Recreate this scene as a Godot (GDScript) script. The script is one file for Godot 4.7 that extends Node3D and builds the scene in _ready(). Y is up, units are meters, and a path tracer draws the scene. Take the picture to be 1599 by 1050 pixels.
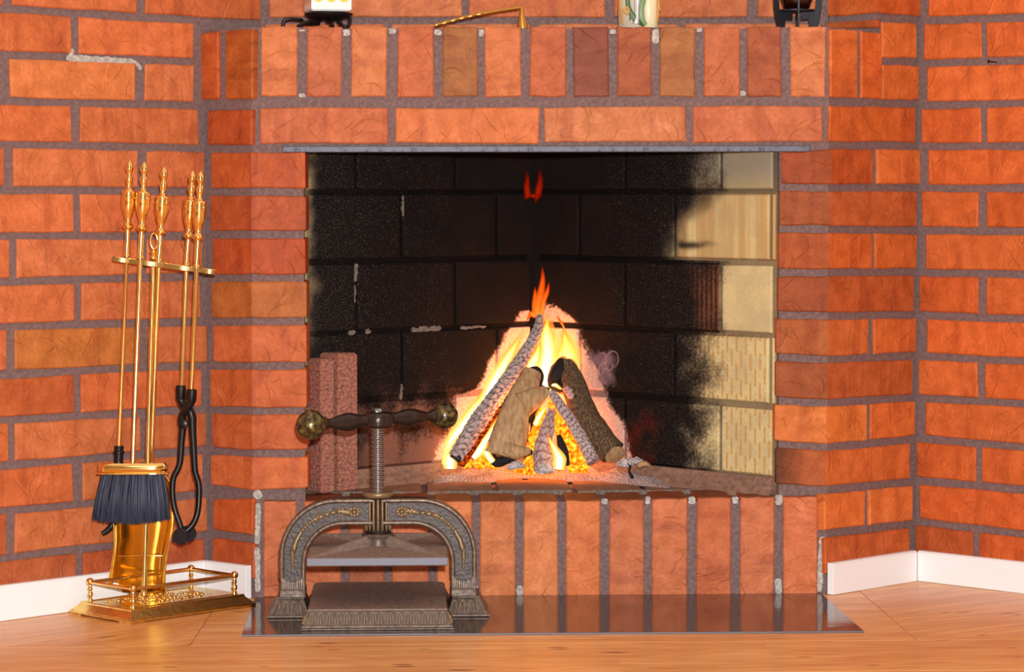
extends Node3D
# A brick corner fireplace with a log fire, brass fire tools and a cast iron book press. y is up, metres; the front face of the fireplace lies in z = 0.

var M := {}
var rng := RandomNumberGenerator.new()
var WL: Dictionary; var WR: Dictionary; var F: Dictionary; var B: Dictionary; var SL: Dictionary; var SR: Dictionary; var RT: Dictionary
var FBL: Dictionary; var FBR: Dictionary
const CL := Vector2(-0.4433, -0.0787)
const CR := Vector2(0.8275, -0.17)
const EL := Vector2(-0.3582, 0)
const ER := Vector2(0.6412, 0)
const BL := Vector2(-0.343, -0.17)
const BR := Vector2(0.662, -0.17)
const SC := Vector2(0.7378, -0.0882)
const DL := Vector2(-0.73261, 0.68065)
const DR := Vector2(0.6916, 0.72228)
const FA := Vector2(-0.268, -0.125)
const FK := Vector2(0.15, -0.465)
const FD := Vector2(0.55, -0.015)
const UP := Vector3.UP

func _ready() -> void:
	rng.seed = 7
	# ---- camera
	var cam := Camera3D.new(); cam.name = "camera"; add_child(cam)
	cam.transform = Transform3D(Basis(Vector3(0.999313, -0.001787, 0.037006), Vector3(0.003824, 0.998476, -0.055055), Vector3(-0.036851, 0.055159, 0.997797)), Vector3(-0.08531, 0.71665, 4.76042))
	cam.fov = 13.88558
	cam.near = 0.05; cam.far = 60.0; cam.current = true
	# ---- sky outside the closed room, exposure
	var we := WorldEnvironment.new(); we.name = "environment"
	var env := Environment.new()
	env.background_mode = Environment.BG_COLOR; env.background_color = Color(0.5, 0.55, 0.62); env.background_energy_multiplier = 0.5
	env.tonemap_mode = Environment.TONE_MAPPER_LINEAR; env.tonemap_exposure = 1.0
	env.sdfgi_enabled = true; env.ssao_enabled = true; env.ssil_enabled = true
	we.environment = env; add_child(we)
	# ---- the photographer's flash just above the lens
	var flash := SpotLight3D.new(); flash.name = "camera_flash"; add_child(flash)
	flash.look_at_from_position(Vector3(-0.03, 0.85, 4.72), Vector3(0.12, 0.5, 0.0)); flash.light_energy = 18.6; flash.light_color = Color(0.98, 0.985, 1.0); flash.light_size = 0.035
	flash.spot_range = 14.0; flash.spot_attenuation = 2.0; flash.spot_angle = 48.0; flash.spot_angle_attenuation = 0.6; flash.shadow_enabled = true
	# ---- added soft fill without a fixture, under the ceiling on the photographer's side
	var fill := AreaLight3D.new(); fill.name = "added_fill_light"; add_child(fill)
	fill.area_size = Vector2(1.8, 1.8); fill.light_energy = 2.2; fill.light_color = Color(0.95, 0.97, 1.0); fill.shadow_enabled = true; fill.area_range = 14.0
	fill.position = Vector3(-0.1, 2.55, 3.6); fill.rotation_degrees = Vector3(-90, 0, 0)
	# ---- the fire's own light
	for d in [[Vector3(0.1021, 0.2996, -0.32), 0.045], [Vector3(0.1792, 0.3896, -0.39), 0.06], [Vector3(0.2265, 0.2752, -0.32), 0.03]]:
		var fl := OmniLight3D.new(); fl.name = "fire_light"; add_child(fl, true)
		fl.position = d[0]; fl.light_energy = d[1]; fl.light_color = Color(1.0, 0.55, 0.22); fl.light_size = 0.05
		fl.omni_range = 8.0; fl.omni_attenuation = 2.0; fl.shadow_enabled = true
	materials()
	planes()
	room()
	fireplace()
	hearth_plate()
	fire()
	fire_tools()
	book_press()
	mantel_things()

# ------------------------------------------------------------------ mesh helpers
func new_st() -> SurfaceTool:
	var st := SurfaceTool.new(); st.begin(Mesh.PRIMITIVE_TRIANGLES); st.set_smooth_group(-1); st.set_uv(Vector2.ZERO); return st

func tri(st: SurfaceTool, a: Vector3, b: Vector3, c: Vector3) -> void:   # counter-clockwise in, clockwise out
	st.add_vertex(a); st.add_vertex(c); st.add_vertex(b)

func quad(st: SurfaceTool, a: Vector3, b: Vector3, c: Vector3, d: Vector3) -> void:
	tri(st, a, b, c); tri(st, a, c, d)

func build(st: SurfaceTool, called: String, m: Material, parent: Node = self) -> MeshInstance3D:
	st.generate_normals()
	var o := MeshInstance3D.new(); o.name = called; o.mesh = st.commit(); o.material_override = m
	parent.add_child(o, true); return o

func again(src: MeshInstance3D, called: String, parent: Node, xf: Transform3D) -> MeshInstance3D:
	var o := MeshInstance3D.new(); o.name = called; o.mesh = src.mesh; o.material_override = src.material_override
	parent.add_child(o, true); o.transform = xf; return o

var used := {}
func numbered(called: String) -> String:
	used[called] = used.get(called, 0) + 1
	return called if used[called] == 1 else "%s_%03d" % [called, used[called] - 1]

func thing(called: String, label: String, category: String, at := Vector3.ZERO, group := "") -> Node3D:
	var o := Node3D.new(); o.name = numbered(called); add_child(o); o.position = at
	o.set_meta("label", label); o.set_meta("category", category)
	if group: o.set_meta("group", group)
	return o

func setting(called: String, label: String, category: String) -> Node3D:
	var o := thing(called, label, category); o.set_meta("kind", "structure"); return o

func node(called: String, parent: Node) -> Node3D:
	var o := Node3D.new(); o.name = called; parent.add_child(o, true); return o

func frame_of(d: Vector3) -> Array:
	var z := d.normalized()
	var x := z.cross(Vector3.FORWARD if absf(z.dot(Vector3.FORWARD)) < 0.9 else Vector3.UP).normalized()
	return [x, z.cross(x)]

func lathe(st: SurfaceTool, a: Vector3, dir: Vector3, prof: Array, n := 20, phase := 0.0, scale_r := 1.0) -> void:   # prof: Vector2(along, radius)
	var z := dir.normalized(); var f := frame_of(z); var grp := 1
	for i in prof.size() - 1:
		var p0: Vector2 = prof[i]; var p1: Vector2 = prof[i + 1]
		if i > 0 and absf((p1 - p0).angle_to(p0 - prof[i - 1])) > 0.7: grp += 1
		st.set_smooth_group(grp)
		for j in n:
			var t0 := TAU * j / n + phase; var t1 := TAU * (j + 1) / n + phase
			var d0: Vector3 = f[0] * cos(t0) + f[1] * sin(t0); var d1: Vector3 = f[0] * cos(t1) + f[1] * sin(t1)
			var q := [a + z * p0.x + d0 * p0.y * scale_r, a + z * p0.x + d1 * p0.y * scale_r, a + z * p1.x + d1 * p1.y * scale_r, a + z * p1.x + d0 * p1.y * scale_r]
			if p0.y > 0: tri(st, q[0], q[1], q[2])
			if p1.y > 0: tri(st, q[0], q[2], q[3])
	st.set_smooth_group(-1)

func rod(st: SurfaceTool, a: Vector3, b: Vector3, r: float, r2 := -1.0, n := 12) -> void:
	if r2 < 0: r2 = r
	var l := a.distance_to(b)
	lathe(st, a, b - a, [Vector2(0, 0), Vector2(0, r), Vector2(l, r2), Vector2(l, 0)], n)

func ball(st: SurfaceTool, c: Vector3, r: float, n := 20, squash := Vector3.ONE) -> void:
	st.set_smooth_group(1)
	var h := n / 2
	for i in h:
		for j in n:
			var q := []
			for k in [[i, j], [i, j + 1], [i + 1, j + 1], [i + 1, j]]:
				var la = -PI / 2 + PI * k[0] / h; var lo = -TAU * k[1] / n
				q.append(c + Vector3(cos(la) * cos(lo), sin(la), cos(la) * sin(lo)) * r * squash)
			if i > 0: tri(st, q[0], q[1], q[2])
			if i < h - 1: tri(st, q[0], q[2], q[3])
	st.set_smooth_group(-1)

func smooth_path(pts: Array, per := 6) -> Array:
	var c := Curve3D.new(); var n := pts.size()
	for i in n:
		var t: Vector3 = (pts[mini(i + 1, n - 1)] - pts[maxi(i - 1, 0)]) / 6.0
		c.add_point(pts[i], -t, t)
	var o := []
	for i in n - 1:
		for k in per: o.append(c.sample(i, k / float(per)))
	o.append(pts[n - 1]); return o

func tube(st: SurfaceTool, pts: Array, radii: Array, n := 10, flat := Vector3.ZERO, aspect := 1.0, capped := true) -> void:   # radii interpolated along pts; flat: direction squeezed to aspect
	st.set_smooth_group(1)
	var m := pts.size(); var rings := []
	var side := Vector3.ZERO
	for i in m:
		var d: Vector3 = (pts[mini(i + 1, m - 1)] - pts[maxi(i - 1, 0)]).normalized()
		if side == Vector3.ZERO: side = (flat.cross(d) if flat != Vector3.ZERO else frame_of(d)[0]).normalized()
		side = ((flat.cross(d)) if flat != Vector3.ZERO else (side - d * side.dot(d))).normalized()
		var other := d.cross(side)
		var f := i / float(m - 1) * (radii.size() - 1); var k := mini(int(f), radii.size() - 2)
		var r: float = lerpf(radii[k], radii[k + 1], f - k) if radii.size() > 1 else radii[0]
		var ring := []
		for j in n: ring.append(pts[i] + side * cos(TAU * j / n) * r + other * sin(TAU * j / n) * r * aspect)
		rings.append(ring)
	for i in m - 1:
		for j in n:
			st.set_uv(Vector2(0.5, (i + 0.5) / (m - 1.0)))
			var j2 := (j + 1) % n
			var q := [rings[i][j], rings[i][j2], rings[i + 1][j2], rings[i + 1][j]]
			var u0 := Vector2(j / float(n), i / (m - 1.0)); var u1 := Vector2(j / float(n), (i + 1) / (m - 1.0))
			st.set_uv(u0); st.add_vertex(q[0]); st.set_uv(u1); st.add_vertex(q[2]); st.set_uv(u0); st.add_vertex(q[1])
			st.set_uv(u0); st.add_vertex(q[0]); st.set_uv(u1); st.add_vertex(q[3]); st.set_uv(u1); st.add_vertex(q[2])
	if capped:
		st.set_smooth_group(-1)
		for j in range(1, n - 1):
			st.set_uv(Vector2(0.5, 0.0)); tri(st, rings[0][0], rings[0][j + 1], rings[0][j])
			st.set_uv(Vector2(0.5, 1.0)); tri(st, rings[m - 1][0], rings[m - 1][j], rings[m - 1][j + 1])
	st.set_smooth_group(-1)

func area2(p: PackedVector2Array) -> float:
	var s := 0.0
	for i in p.size(): s += p[i].cross(p[(i + 1) % p.size()])
	return s

func inset(p: PackedVector2Array, d: float) -> PackedVector2Array:   # counter-clockwise outline moved inwards
	var o := PackedVector2Array(); var n := p.size()
	for i in n:
		var a := (p[i] - p[(i + n - 1) % n]).normalized(); var b := (p[(i + 1) % n] - p[i]).normalized()
		var na := Vector2(-a.y, a.x); var nb := Vector2(-b.y, b.x)
		var m := na + nb
		m = m / maxf(0.5, m.length_squared() * 0.5) if m.length() > 0.01 else na
		o.append(p[i] + m * d)
	return o

func ext(st: SurfaceTool, outline: PackedVector2Array, z0: float, z1: float, bev := 0.0, xf := Transform3D.IDENTITY, smooth := false) -> void:
	var p := outline.duplicate()
	if area2(p) < 0: p.reverse()
	var n := p.size(); var q := inset(p, bev) if bev > 0 else p
	var rows := [[q, z0], [p, z0 + bev], [p, z1 - bev], [q, z1]] if bev > 0 else [[p, z0], [p, z1]]
	st.set_smooth_group(1 if smooth else -1)
	for k in rows.size() - 1:
		for i in n:
			var i2 := (i + 1) % n
			var a: Vector2 = rows[k][0][i]; var b: Vector2 = rows[k][0][i2]; var c: Vector2 = rows[k + 1][0][i2]; var d: Vector2 = rows[k + 1][0][i]
			var h0: float = rows[k][1]; var h1: float = rows[k + 1][1]
			quad(st, xf * Vector3(a.x, a.y, h0), xf * Vector3(b.x, b.y, h0), xf * Vector3(c.x, c.y, h1), xf * Vector3(d.x, d.y, h1))
	st.set_smooth_group(-1)
	var t := Geometry2D.triangulate_polygon(q)
	for i in range(0, t.size(), 3):
		var a := q[t[i]]; var b := q[t[i + 1]]; var c := q[t[i + 2]]
		if (b - a).cross(c - a) < 0:
			var s := b; b = c; c = s
		tri(st, xf * Vector3(a.x, a.y, z1), xf * Vector3(b.x, b.y, z1), xf * Vector3(c.x, c.y, z1))
		tri(st, xf * Vector3(a.x, a.y, z0), xf * Vector3(c.x, c.y, z0), xf * Vector3(b.x, b.y, z0))

const FLAT := Basis(Vector3(1, 0, 0), Vector3(0, 0, -1), Vector3(0, 1, 0))   # local x, y, z -> x, -z, y
func plan(st: SurfaceTool, pts: Array, y0: float, y1: float, bev := 0.0) -> void:   # pts: Vector2(x, z) seen from above
	var p := PackedVector2Array()
	for v in pts: p.append(Vector2(v.x, -v.y))
	ext(st, p, y0, y1, bev, Transform3D(FLAT, Vector3.ZERO))

func rect2(w: float, h: float) -> PackedVector2Array:
	return PackedVector2Array([Vector2(-w / 2, -h / 2), Vector2(w / 2, -h / 2), Vector2(w / 2, h / 2), Vector2(-w / 2, h / 2)])

func box(st: SurfaceTool, c: Vector3, size: Vector3, bev := 0.0, basis := Basis.IDENTITY) -> void:
	ext(st, rect2(size.x, size.y), -size.z / 2, size.z / 2, bev, Transform3D(basis, c))

# ------------------------------------------------------------------ materials
func mat(c: Color, rough := 0.6, metal := 0.0) -> StandardMaterial3D:
	var m := StandardMaterial3D.new(); m.albedo_color = c; m.roughness = rough; m.metallic = metal; return m

func noise_tex(freq: float, size := 256, octaves := 4, sd := 1) -> NoiseTexture2D:
	var n := FastNoiseLite.new(); n.seed = sd; n.frequency = freq; n.fractal_octaves = octaves
	var t := NoiseTexture2D.new(); t.width = size; t.height = size; t.seamless = true; t.noise = n; return t

func ramp_tex(freq: float, offs: Array, cols: Array, size := 256, octaves := 4, sd := 1) -> NoiseTexture2D:
	var t := noise_tex(freq, size, octaves, sd); var g := Gradient.new()
	g.offsets = PackedFloat32Array(offs); g.colors = PackedColorArray(cols); t.color_ramp = g; return t

func tri_planar(m: StandardMaterial3D, s: float) -> StandardMaterial3D:
	m.uv1_triplanar = true; m.uv1_scale = Vector3.ONE * s; return m

func bump(m: StandardMaterial3D, t: Texture2D, cm: float) -> StandardMaterial3D:
	m.heightmap_enabled = true; m.heightmap_texture = t; m.heightmap_scale = cm; return m

func brick_textures() -> Array:
	var s := 1024
	var coarse := FastNoiseLite.new(); coarse.seed = 3; coarse.frequency = 0.006; coarse.fractal_octaves = 3
	var fine := FastNoiseLite.new(); fine.seed = 5; fine.frequency = 0.06; fine.fractal_octaves = 3
	var a := coarse.get_seamless_image(s / 4, s).get_data()    # stretched to upright bands below
	var f := fine.get_seamless_image(s, s).get_data()
	var bands := FastNoiseLite.new(); bands.seed = 9; bands.frequency = 0.012; bands.fractal_octaves = 3; bands.fractal_gain = 0.6
	var bimg := bands.get_seamless_image(s, 128); bimg.resize(s, s, Image.INTERPOLATE_CUBIC)
	var bd := bimg.get_data()
	var blot := FastNoiseLite.new(); blot.seed = 21; blot.frequency = 0.012; blot.fractal_octaves = 4
	var bl := blot.get_seamless_image(s, s).get_data()
	var hgt := PackedFloat32Array(); hgt.resize(s * s)
	for i in s * s: hgt[i] = (f[i] / 255.0 - 0.5) * 0.22 + (bl[i] / 255.0 - 0.5) * 0.25
	# folds of the hand-thrown clay: curved shallow creases and ridges
	var r := RandomNumberGenerator.new(); r.seed = 11
	for k in 900:
		var x := r.randf() * s; var y := r.randf() * s
		var an := r.randf_range(0.55, 1.35) * (1.0 if r.randf() < 0.68 else -1.0); var turn := r.randf_range(-0.02, 0.02)
		var len := int(r.randf_range(25, 105)); var amp := r.randf_range(0.25, 0.8) * (1.0 if r.randf() < 0.62 else -1.0); var w := r.randf_range(1.0, 2.4)
		for q in len:
			x += cos(an); y += sin(an); an += turn + r.randf_range(-0.04, 0.04)
			var e := amp * sin(PI * q / len); var iw := int(w * 2.0) + 1
			for dx in range(-iw, iw + 1):
				var px := posmod(int(x) + dx, s); var py := posmod(int(y), s)
				var g := exp(-dx * dx / (w * w)) * e
				var id := py * s + px
				if absf(g) > absf(hgt[id]) * 0.8: hgt[id] = lerpf(hgt[id], g, 0.7)
	var al := PackedByteArray(); al.resize(s * s * 3); var hb := PackedByteArray(); hb.resize(s * s)
	for i in s * s:
		var b := bd[i] / 255.0; var n := f[i] / 255.0 - 0.5; var h := hgt[i]; var l := bl[i] / 255.0 - 0.5
		var dark := smoothstep(0.50, 0.85, b)           # burnt bands
		var v := 0.90 + 0.05 * n + 0.10 * l + 0.22 * clampf(h, -0.7, 0.8) - 0.07 * dark
		var gr := v * (1.0 + 0.06 * l - 0.04 * dark + 0.03 * clampf(h, 0.0, 1.0)); var bu := v * (1.0 + 0.16 * l - 0.02 * dark + 0.06 * clampf(h, 0.0, 1.0))
		var lime := smoothstep(0.70, 0.86, bl[(i * 7 + 911) % (s * s)] / 255.0 * 0.35 + bl[posmod(i + s * 300 + 512, s * s)] / 255.0 * 0.75) * clampf(0.35 + n * 2.2, 0, 1) * 0.4
		v = lerpf(v, 0.98, lime); gr = lerpf(gr, 1.12, lime); bu = lerpf(bu, 1.45, lime)      # thin lime bloom
		if r.randf() < 0.0009: v = 1.0; gr = 1.2; bu = 1.6     # lime specks
		al[i * 3] = clampi(int(v * 235.0), 0, 255); al[i * 3 + 1] = clampi(int(gr * 200.0), 0, 255); al[i * 3 + 2] = clampi(int(bu * 150.0), 0, 255)
		hb[i] = clampi(int(128.0 + h * 100.0), 0, 255)
	return [ImageTexture.create_from_image(Image.create_from_data(s, s, false, Image.FORMAT_RGB8, al)), ImageTexture.create_from_image(Image.create_from_data(s, s, false, Image.FORMAT_L8, hb))]

func firebox_texture() -> ImageTexture:   # u runs along both slanting back walls (0..1.16 m), v up from y 0.16 (0.72 m): cream fire clay under soot
	var w := 1160; var h := 720
	var n1 := FastNoiseLite.new(); n1.seed = 4; n1.frequency = 0.012; n1.fractal_octaves = 4
	var n2 := FastNoiseLite.new(); n2.seed = 8; n2.frequency = 0.12; n2.fractal_octaves = 2
	var n3 := FastNoiseLite.new(); n3.seed = 15; n3.frequency = 0.35
	var im := Image.create_empty(w, h, false, Image.FORMAT_RGB8)
	var burn_glow_l := [[0.17, 0.275], [0.322, 0.350], [0.336, 0.392], [0.39, 0.431], [0.436, 0.467], [0.475, 0.507], [0.482, 0.540], [0.50, 0.60]]  # left edge; low down it takes in flame-lit wall, painted as colour
	var burn_glow_r := [[0.17, 0.800], [0.28, 0.768], [0.334, 0.726], [0.42, 0.671], [0.459, 0.659], [0.473, 0.625], [0.488, 0.588]]
	for yy in h:
		var y := 0.16 + (h - 1 - yy) / 1000.0
		var bl := along(burn_glow_l, y); var br := along(burn_glow_r, y)
		for xx in w:
			var s := xx / 1000.0
			var a := n1.get_noise_2d(xx, yy); var b := n2.get_noise_2d(xx, yy); var c := n3.get_noise_2d(xx, yy)
			var col := Color(0.86, 0.78, 0.56).lerp(Color(0.78, 0.70, 0.52), clampf(0.5 + a + 0.4 * b, 0, 1))
			# block by block: combed and slotted faces
			if s > 0.90:
				if y < 0.322 and s > 1.02 or (y > 0.333 and y < 0.45 and s < 1.125):
					var cx := s / 0.0110; var ci := floorf(cx); var fr := cx - ci
					var yo := y / 0.052 + (0.5 if int(ci) % 2 == 0 else 0.0) + 0.07 * sin(ci * 7.0)
					if fr > 0.32 and fr < 0.68 and yo - floorf(yo) < 0.58: col = col.lerp(Color(0.78, 0.56, 0.28), 0.7 + 0.2 * b)
				elif y > 0.58 and y < 0.7: col = col.lerp(Color(0.75, 0.60, 0.38), clampf(0.45 + 0.9 * n1.get_noise_2d(xx * 3.0, yy * 0.15), 0, 0.8))
				elif y > 0.45 and y < 0.575 and s < 1.008: col = Color(0.44, 0.30, 0.22).lerp(Color(0.30, 0.12, 0.06), clampf(sin(s * 560.0) * 1.4 + b, 0, 1))
				elif y > 0.7: col = Color(0.60, 0.56, 0.47).lerp(Color(0.70, 0.63, 0.45), clampf((0.74 - y) * 20.0, 0, 1))
			# soot
			var edge := 0.948 + 0.05 * a + 0.02 * b
			var wide := 0.085
			if y > 0.578 and y < 0.702:
				edge = 0.895 + 0.025 * a + 0.075 * smoothstep(0.63, 0.70, y); wide = 0.06
			if y >= 0.702: edge += 0.015
			var clean := smoothstep(edge - 0.04, edge + wide, s)
			if y > 0.578 and y < 0.702: clean *= 1.0 - 0.8 * exp(-pow((y - 0.608 - 0.006 * a) / 0.006, 2)) * smoothstep(1.02, 0.93, s) * smoothstep(0.90, 0.92, s)
			clean = maxf(clean, 0.75 * smoothstep(0.035, -0.01, s + 0.02 * a) * smoothstep(0.40, 0.5, y))
			var soot := Color(0.085, 0.068, 0.066).lerp(Color(0.15, 0.095, 0.07), clampf(0.5 * a + 0.5 - y * 1.2 + 0.55, 0, 1) * smoothstep(0.60, 0.32, absf(s - 0.52) + 0.15))
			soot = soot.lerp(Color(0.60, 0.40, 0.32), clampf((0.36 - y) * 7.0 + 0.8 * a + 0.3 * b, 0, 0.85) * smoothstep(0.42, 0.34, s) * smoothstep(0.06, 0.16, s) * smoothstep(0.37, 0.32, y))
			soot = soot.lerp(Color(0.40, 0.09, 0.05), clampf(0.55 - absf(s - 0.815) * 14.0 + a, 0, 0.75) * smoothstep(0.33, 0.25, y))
			# flecks where the soot has blown off
			if c > 0.50 - 0.30 * smoothstep(0.24, 0.0, s) * smoothstep(0.3, 0.5, y) - 0.16 * smoothstep(0.78, 0.95, s): soot = soot.lerp(Color(0.62, 0.57, 0.51), clampf((c - 0.2) * 2.2, 0, 0.75) * (1.0 if s < 0.33 or s > 0.72 else 0.22))
			col = soot.lerp(col, clean)
			# burnt clean behind the flames, with their glow painted into the colour
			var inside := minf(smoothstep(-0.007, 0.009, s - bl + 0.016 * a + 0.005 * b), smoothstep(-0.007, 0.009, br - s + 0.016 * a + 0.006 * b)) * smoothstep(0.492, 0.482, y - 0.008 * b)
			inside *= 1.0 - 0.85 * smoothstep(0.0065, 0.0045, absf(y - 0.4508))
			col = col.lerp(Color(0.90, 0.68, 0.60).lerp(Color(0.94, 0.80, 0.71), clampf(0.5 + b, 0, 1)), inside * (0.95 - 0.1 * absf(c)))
			im.set_pixel(xx, yy, col)
	return ImageTexture.create_from_image(im)

func along(t: Array, y: float) -> float:
	for i in t.size() - 1:
		if y <= t[i + 1][0]: return lerpf(t[i][1], t[i + 1][1], clampf((y - t[i][0]) / (t[i + 1][0] - t[i][0]), 0, 1))
	return t[-1][1]

func wood_texture() -> ImageTexture:
	var w := 1024; var h := 512
	var n1 := FastNoiseLite.new(); n1.seed = 31; n1.frequency = 0.006; n1.fractal_octaves = 3
	var n2 := FastNoiseLite.new(); n2.seed = 32; n2.frequency = 0.05; n2.fractal_octaves = 3
	var r := RandomNumberGenerator.new(); r.seed = 5
	var knots := []
	for i in 26: knots.append(Vector3(r.randf() * w, r.randf() * h, r.randf_range(2.5, 6.0)))
	var by := PackedByteArray(); by.resize(w * h * 3)
	for y in h:
		for x in w:
			var g := n1.get_noise_2d(x * 0.35, y * 2.4); var f := n2.get_noise_2d(x * 0.12, y * 2.0)
			var rings := 0.5 + 0.5 * sin((y + g * 60.0) * 0.22)
			var v := 0.93 + 0.06 * g + 0.05 * f - 0.05 * rings * rings
			var c := Vector3(1.0 * v, 0.79 * v * v, 0.525 * v * v * v)
			by[(y * w + x) * 3] = int(clampf(c.x, 0, 1) * 255); by[(y * w + x) * 3 + 1] = int(clampf(c.y, 0, 1) * 255); by[(y * w + x) * 3 + 2] = int(clampf(c.z, 0, 1) * 255)
	for k in knots:
		for dy in range(-8, 9):
			for dx in range(-22, 23):
				var d := sqrt(pow(dx / (k.z * 2.2), 2) + pow(dy / (k.z * 0.9), 2))
				if d < 1.4:
					var id := (posmod(int(k.y) + dy, h) * w + posmod(int(k.x) + dx, w)) * 3; var m := lerpf(0.62, 1.0, smoothstep(0.4, 1.4, d))
					by[id] = int(by[id] * m); by[id + 1] = int(by[id + 1] * m * lerpf(0.85, 1, smoothstep(0.4, 1.4, d))); by[id + 2] = int(by[id + 2] * m * lerpf(0.8, 1, smoothstep(0.4, 1.4, d)))
	return ImageTexture.create_from_image(Image.create_from_data(w, h, false, Image.FORMAT_RGB8, by))

func materials() -> void:
	var bt := brick_textures()
	var b := mat(Color.WHITE, 0.62); b.albedo_texture = bt[0]; b.vertex_color_use_as_albedo = true; bump(b, bt[1], 0.40); b.metallic_specular = 0.35
	M.brick = b
	var mo := mat(Color.WHITE, 0.95); mo.albedo_texture = ramp_tex(0.05, [0.2, 0.5, 0.85], [Color(0.44, 0.355, 0.34), Color(0.485, 0.395, 0.38), Color(0.53, 0.44, 0.425)], 512, 5, 2); tri_planar(mo, 4.0)
	bump(mo, noise_tex(0.09, 512, 4, 6), 0.12); mo.metallic_specular = 0.2; M.mortar = mo
	var lm := mat(Color.WHITE, 0.95); lm.albedo_texture = ramp_tex(0.06, [0.2, 0.8], [Color(0.60, 0.57, 0.54), Color(0.80, 0.77, 0.73)], 256, 4, 3); tri_planar(lm, 6.0); bump(lm, mo.heightmap_texture, 0.1); M.lime = lm
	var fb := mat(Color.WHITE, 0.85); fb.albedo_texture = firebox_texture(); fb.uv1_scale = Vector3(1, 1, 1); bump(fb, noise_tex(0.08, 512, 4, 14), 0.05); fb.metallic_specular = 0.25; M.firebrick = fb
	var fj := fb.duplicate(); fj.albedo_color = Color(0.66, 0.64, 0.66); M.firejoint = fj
	var pv := mat(Color.WHITE, 0.85); pv.albedo_texture = ramp_tex(0.03, [0.15, 0.45, 0.75, 1.0], [Color(0.36, 0.27, 0.23), Color(0.52, 0.39, 0.32), Color(0.60, 0.46, 0.37), Color(0.74, 0.64, 0.56)], 512, 5, 41); pv.uv1_scale = Vector3(2.0, 5.0, 9.0); pv.uv1_triplanar = true; M.paver = pv
	var wood := mat(Color(1, 1, 1), 0.30); wood.albedo_texture = wood_texture(); wood.metallic_specular = 0.35; M.wood = wood
	M.white = mat(Color(0.955, 0.965, 0.96), 0.35)
	M.plaster = mat(Color(0.88, 0.86, 0.82), 0.9)
	M.gap = mat(Color(0.25, 0.14, 0.07), 0.9)
	var plate := mat(Color(0.30, 0.235, 0.215), 0.105, 0.35); plate.metallic_specular = 0.7; bump(plate, noise_tex(0.02, 256, 3, 44), 0.02); tri_planar(plate, 3.0); M.plate = plate
	M.steel = tri_planar(mat(Color(0.40, 0.41, 0.45), 0.55, 0.4), 5.0); bump(M.steel, noise_tex(0.1, 256, 4, 51), 0.04)
	M.steel.albedo_texture = ramp_tex(0.05, [0.0, 0.3, 1.0], [Color(0.55, 0.42, 0.36), Color(0.9, 0.9, 0.92), Color.WHITE], 256, 5, 52)
	var br := mat(Color(1.0, 0.87, 0.56), 0.12, 1.0); M.brass = br
	var bw := mat(Color.WHITE, 0.24, 1.0); bw.albedo_texture = ramp_tex(0.03, [0.0, 0.22, 0.36, 1.0], [Color(0.62, 0.50, 0.34), Color(0.84, 0.70, 0.42), Color(0.95, 0.82, 0.50), Color(0.97, 0.86, 0.56)], 256, 3, 61); tri_planar(bw, 9.0); bump(bw, noise_tex(0.03, 256, 3, 62), 0.03); M.brass_worn = bw
	M.brass_dull = mat(Color(0.84, 0.66, 0.34), 0.36, 1.0)
	M.iron = mat(Color(0.085, 0.08, 0.085), 0.38, 0.3)
	var ci := mat(Color.WHITE, 0.48, 0.35); ci.albedo_texture = ramp_tex(0.03, [0.1, 0.45, 0.8, 1.0], [Color(0.29, 0.235, 0.20), Color(0.40, 0.335, 0.29), Color(0.48, 0.41, 0.35), Color(0.57, 0.48, 0.39)], 512, 4, 71); tri_planar(ci, 5.0); bump(ci, noise_tex(0.1, 256, 3, 72), 0.04); M.cast = ci
	var dust := ci.duplicate(); dust.roughness = 0.75; dust.metallic = 0.1; dust.albedo_texture = ramp_tex(0.03, [0.1, 0.5, 0.9], [Color(0.46, 0.375, 0.33), Color(0.55, 0.465, 0.41), Color(0.63, 0.54, 0.475)], 512, 4, 73); M.cast_dust = dust
	M.cast_dark = ci.duplicate(); M.cast_dark.albedo_color = Color(0.50, 0.47, 0.455); M.cast_dark.roughness = 0.42
	var cb := mat(Color(0.20, 0.155, 0.13), 0.26, 0.3); M.cast_bar = bump(tri_planar(cb, 6.0), ci.heightmap_texture, 0.03)
	M.lime_dirty = lm.duplicate(); M.lime_dirty.albedo_color = Color(0.66, 0.63, 0.60)
	var gi := mat(Color.WHITE, 0.42, 0.6); gi.albedo_texture = ramp_tex(0.08, [0.2, 0.5, 0.9], [Color(0.36, 0.29, 0.22), Color(0.53, 0.44, 0.31), Color(0.66, 0.56, 0.40)], 256, 4, 74); tri_planar(gi, 20.0); gi.metallic = 0.4; M.gilt = gi
	M.bright = mat(Color(0.40, 0.40, 0.43), 0.5, 0.5)
	M.screw = mat(Color(0.50, 0.455, 0.43), 0.28, 0.6)
	var bb := mat(Color.WHITE, 0.26, 0.25); bb.albedo_texture = ramp_tex(0.03, [0.3, 0.5, 0.66, 0.9], [Color(0.14, 0.10, 0.085), Color(0.25, 0.19, 0.14), Color(0.44, 0.38, 0.18), Color(0.55, 0.49, 0.26)], 256, 4, 75); tri_planar(bb, 12.0); M.ball = bb
	M.bristle = mat(Color(0.12, 0.15, 0.235), 0.40)
	M.iron_shine = mat(Color(0.16, 0.165, 0.19), 0.32, 0.5)
	M.iron_blue = mat(Color(0.13, 0.135, 0.155), 0.5, 0.3)
	M.brass_worn_smooth = mat(Color(0.90, 0.70, 0.27), 0.20, 1.0)
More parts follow.
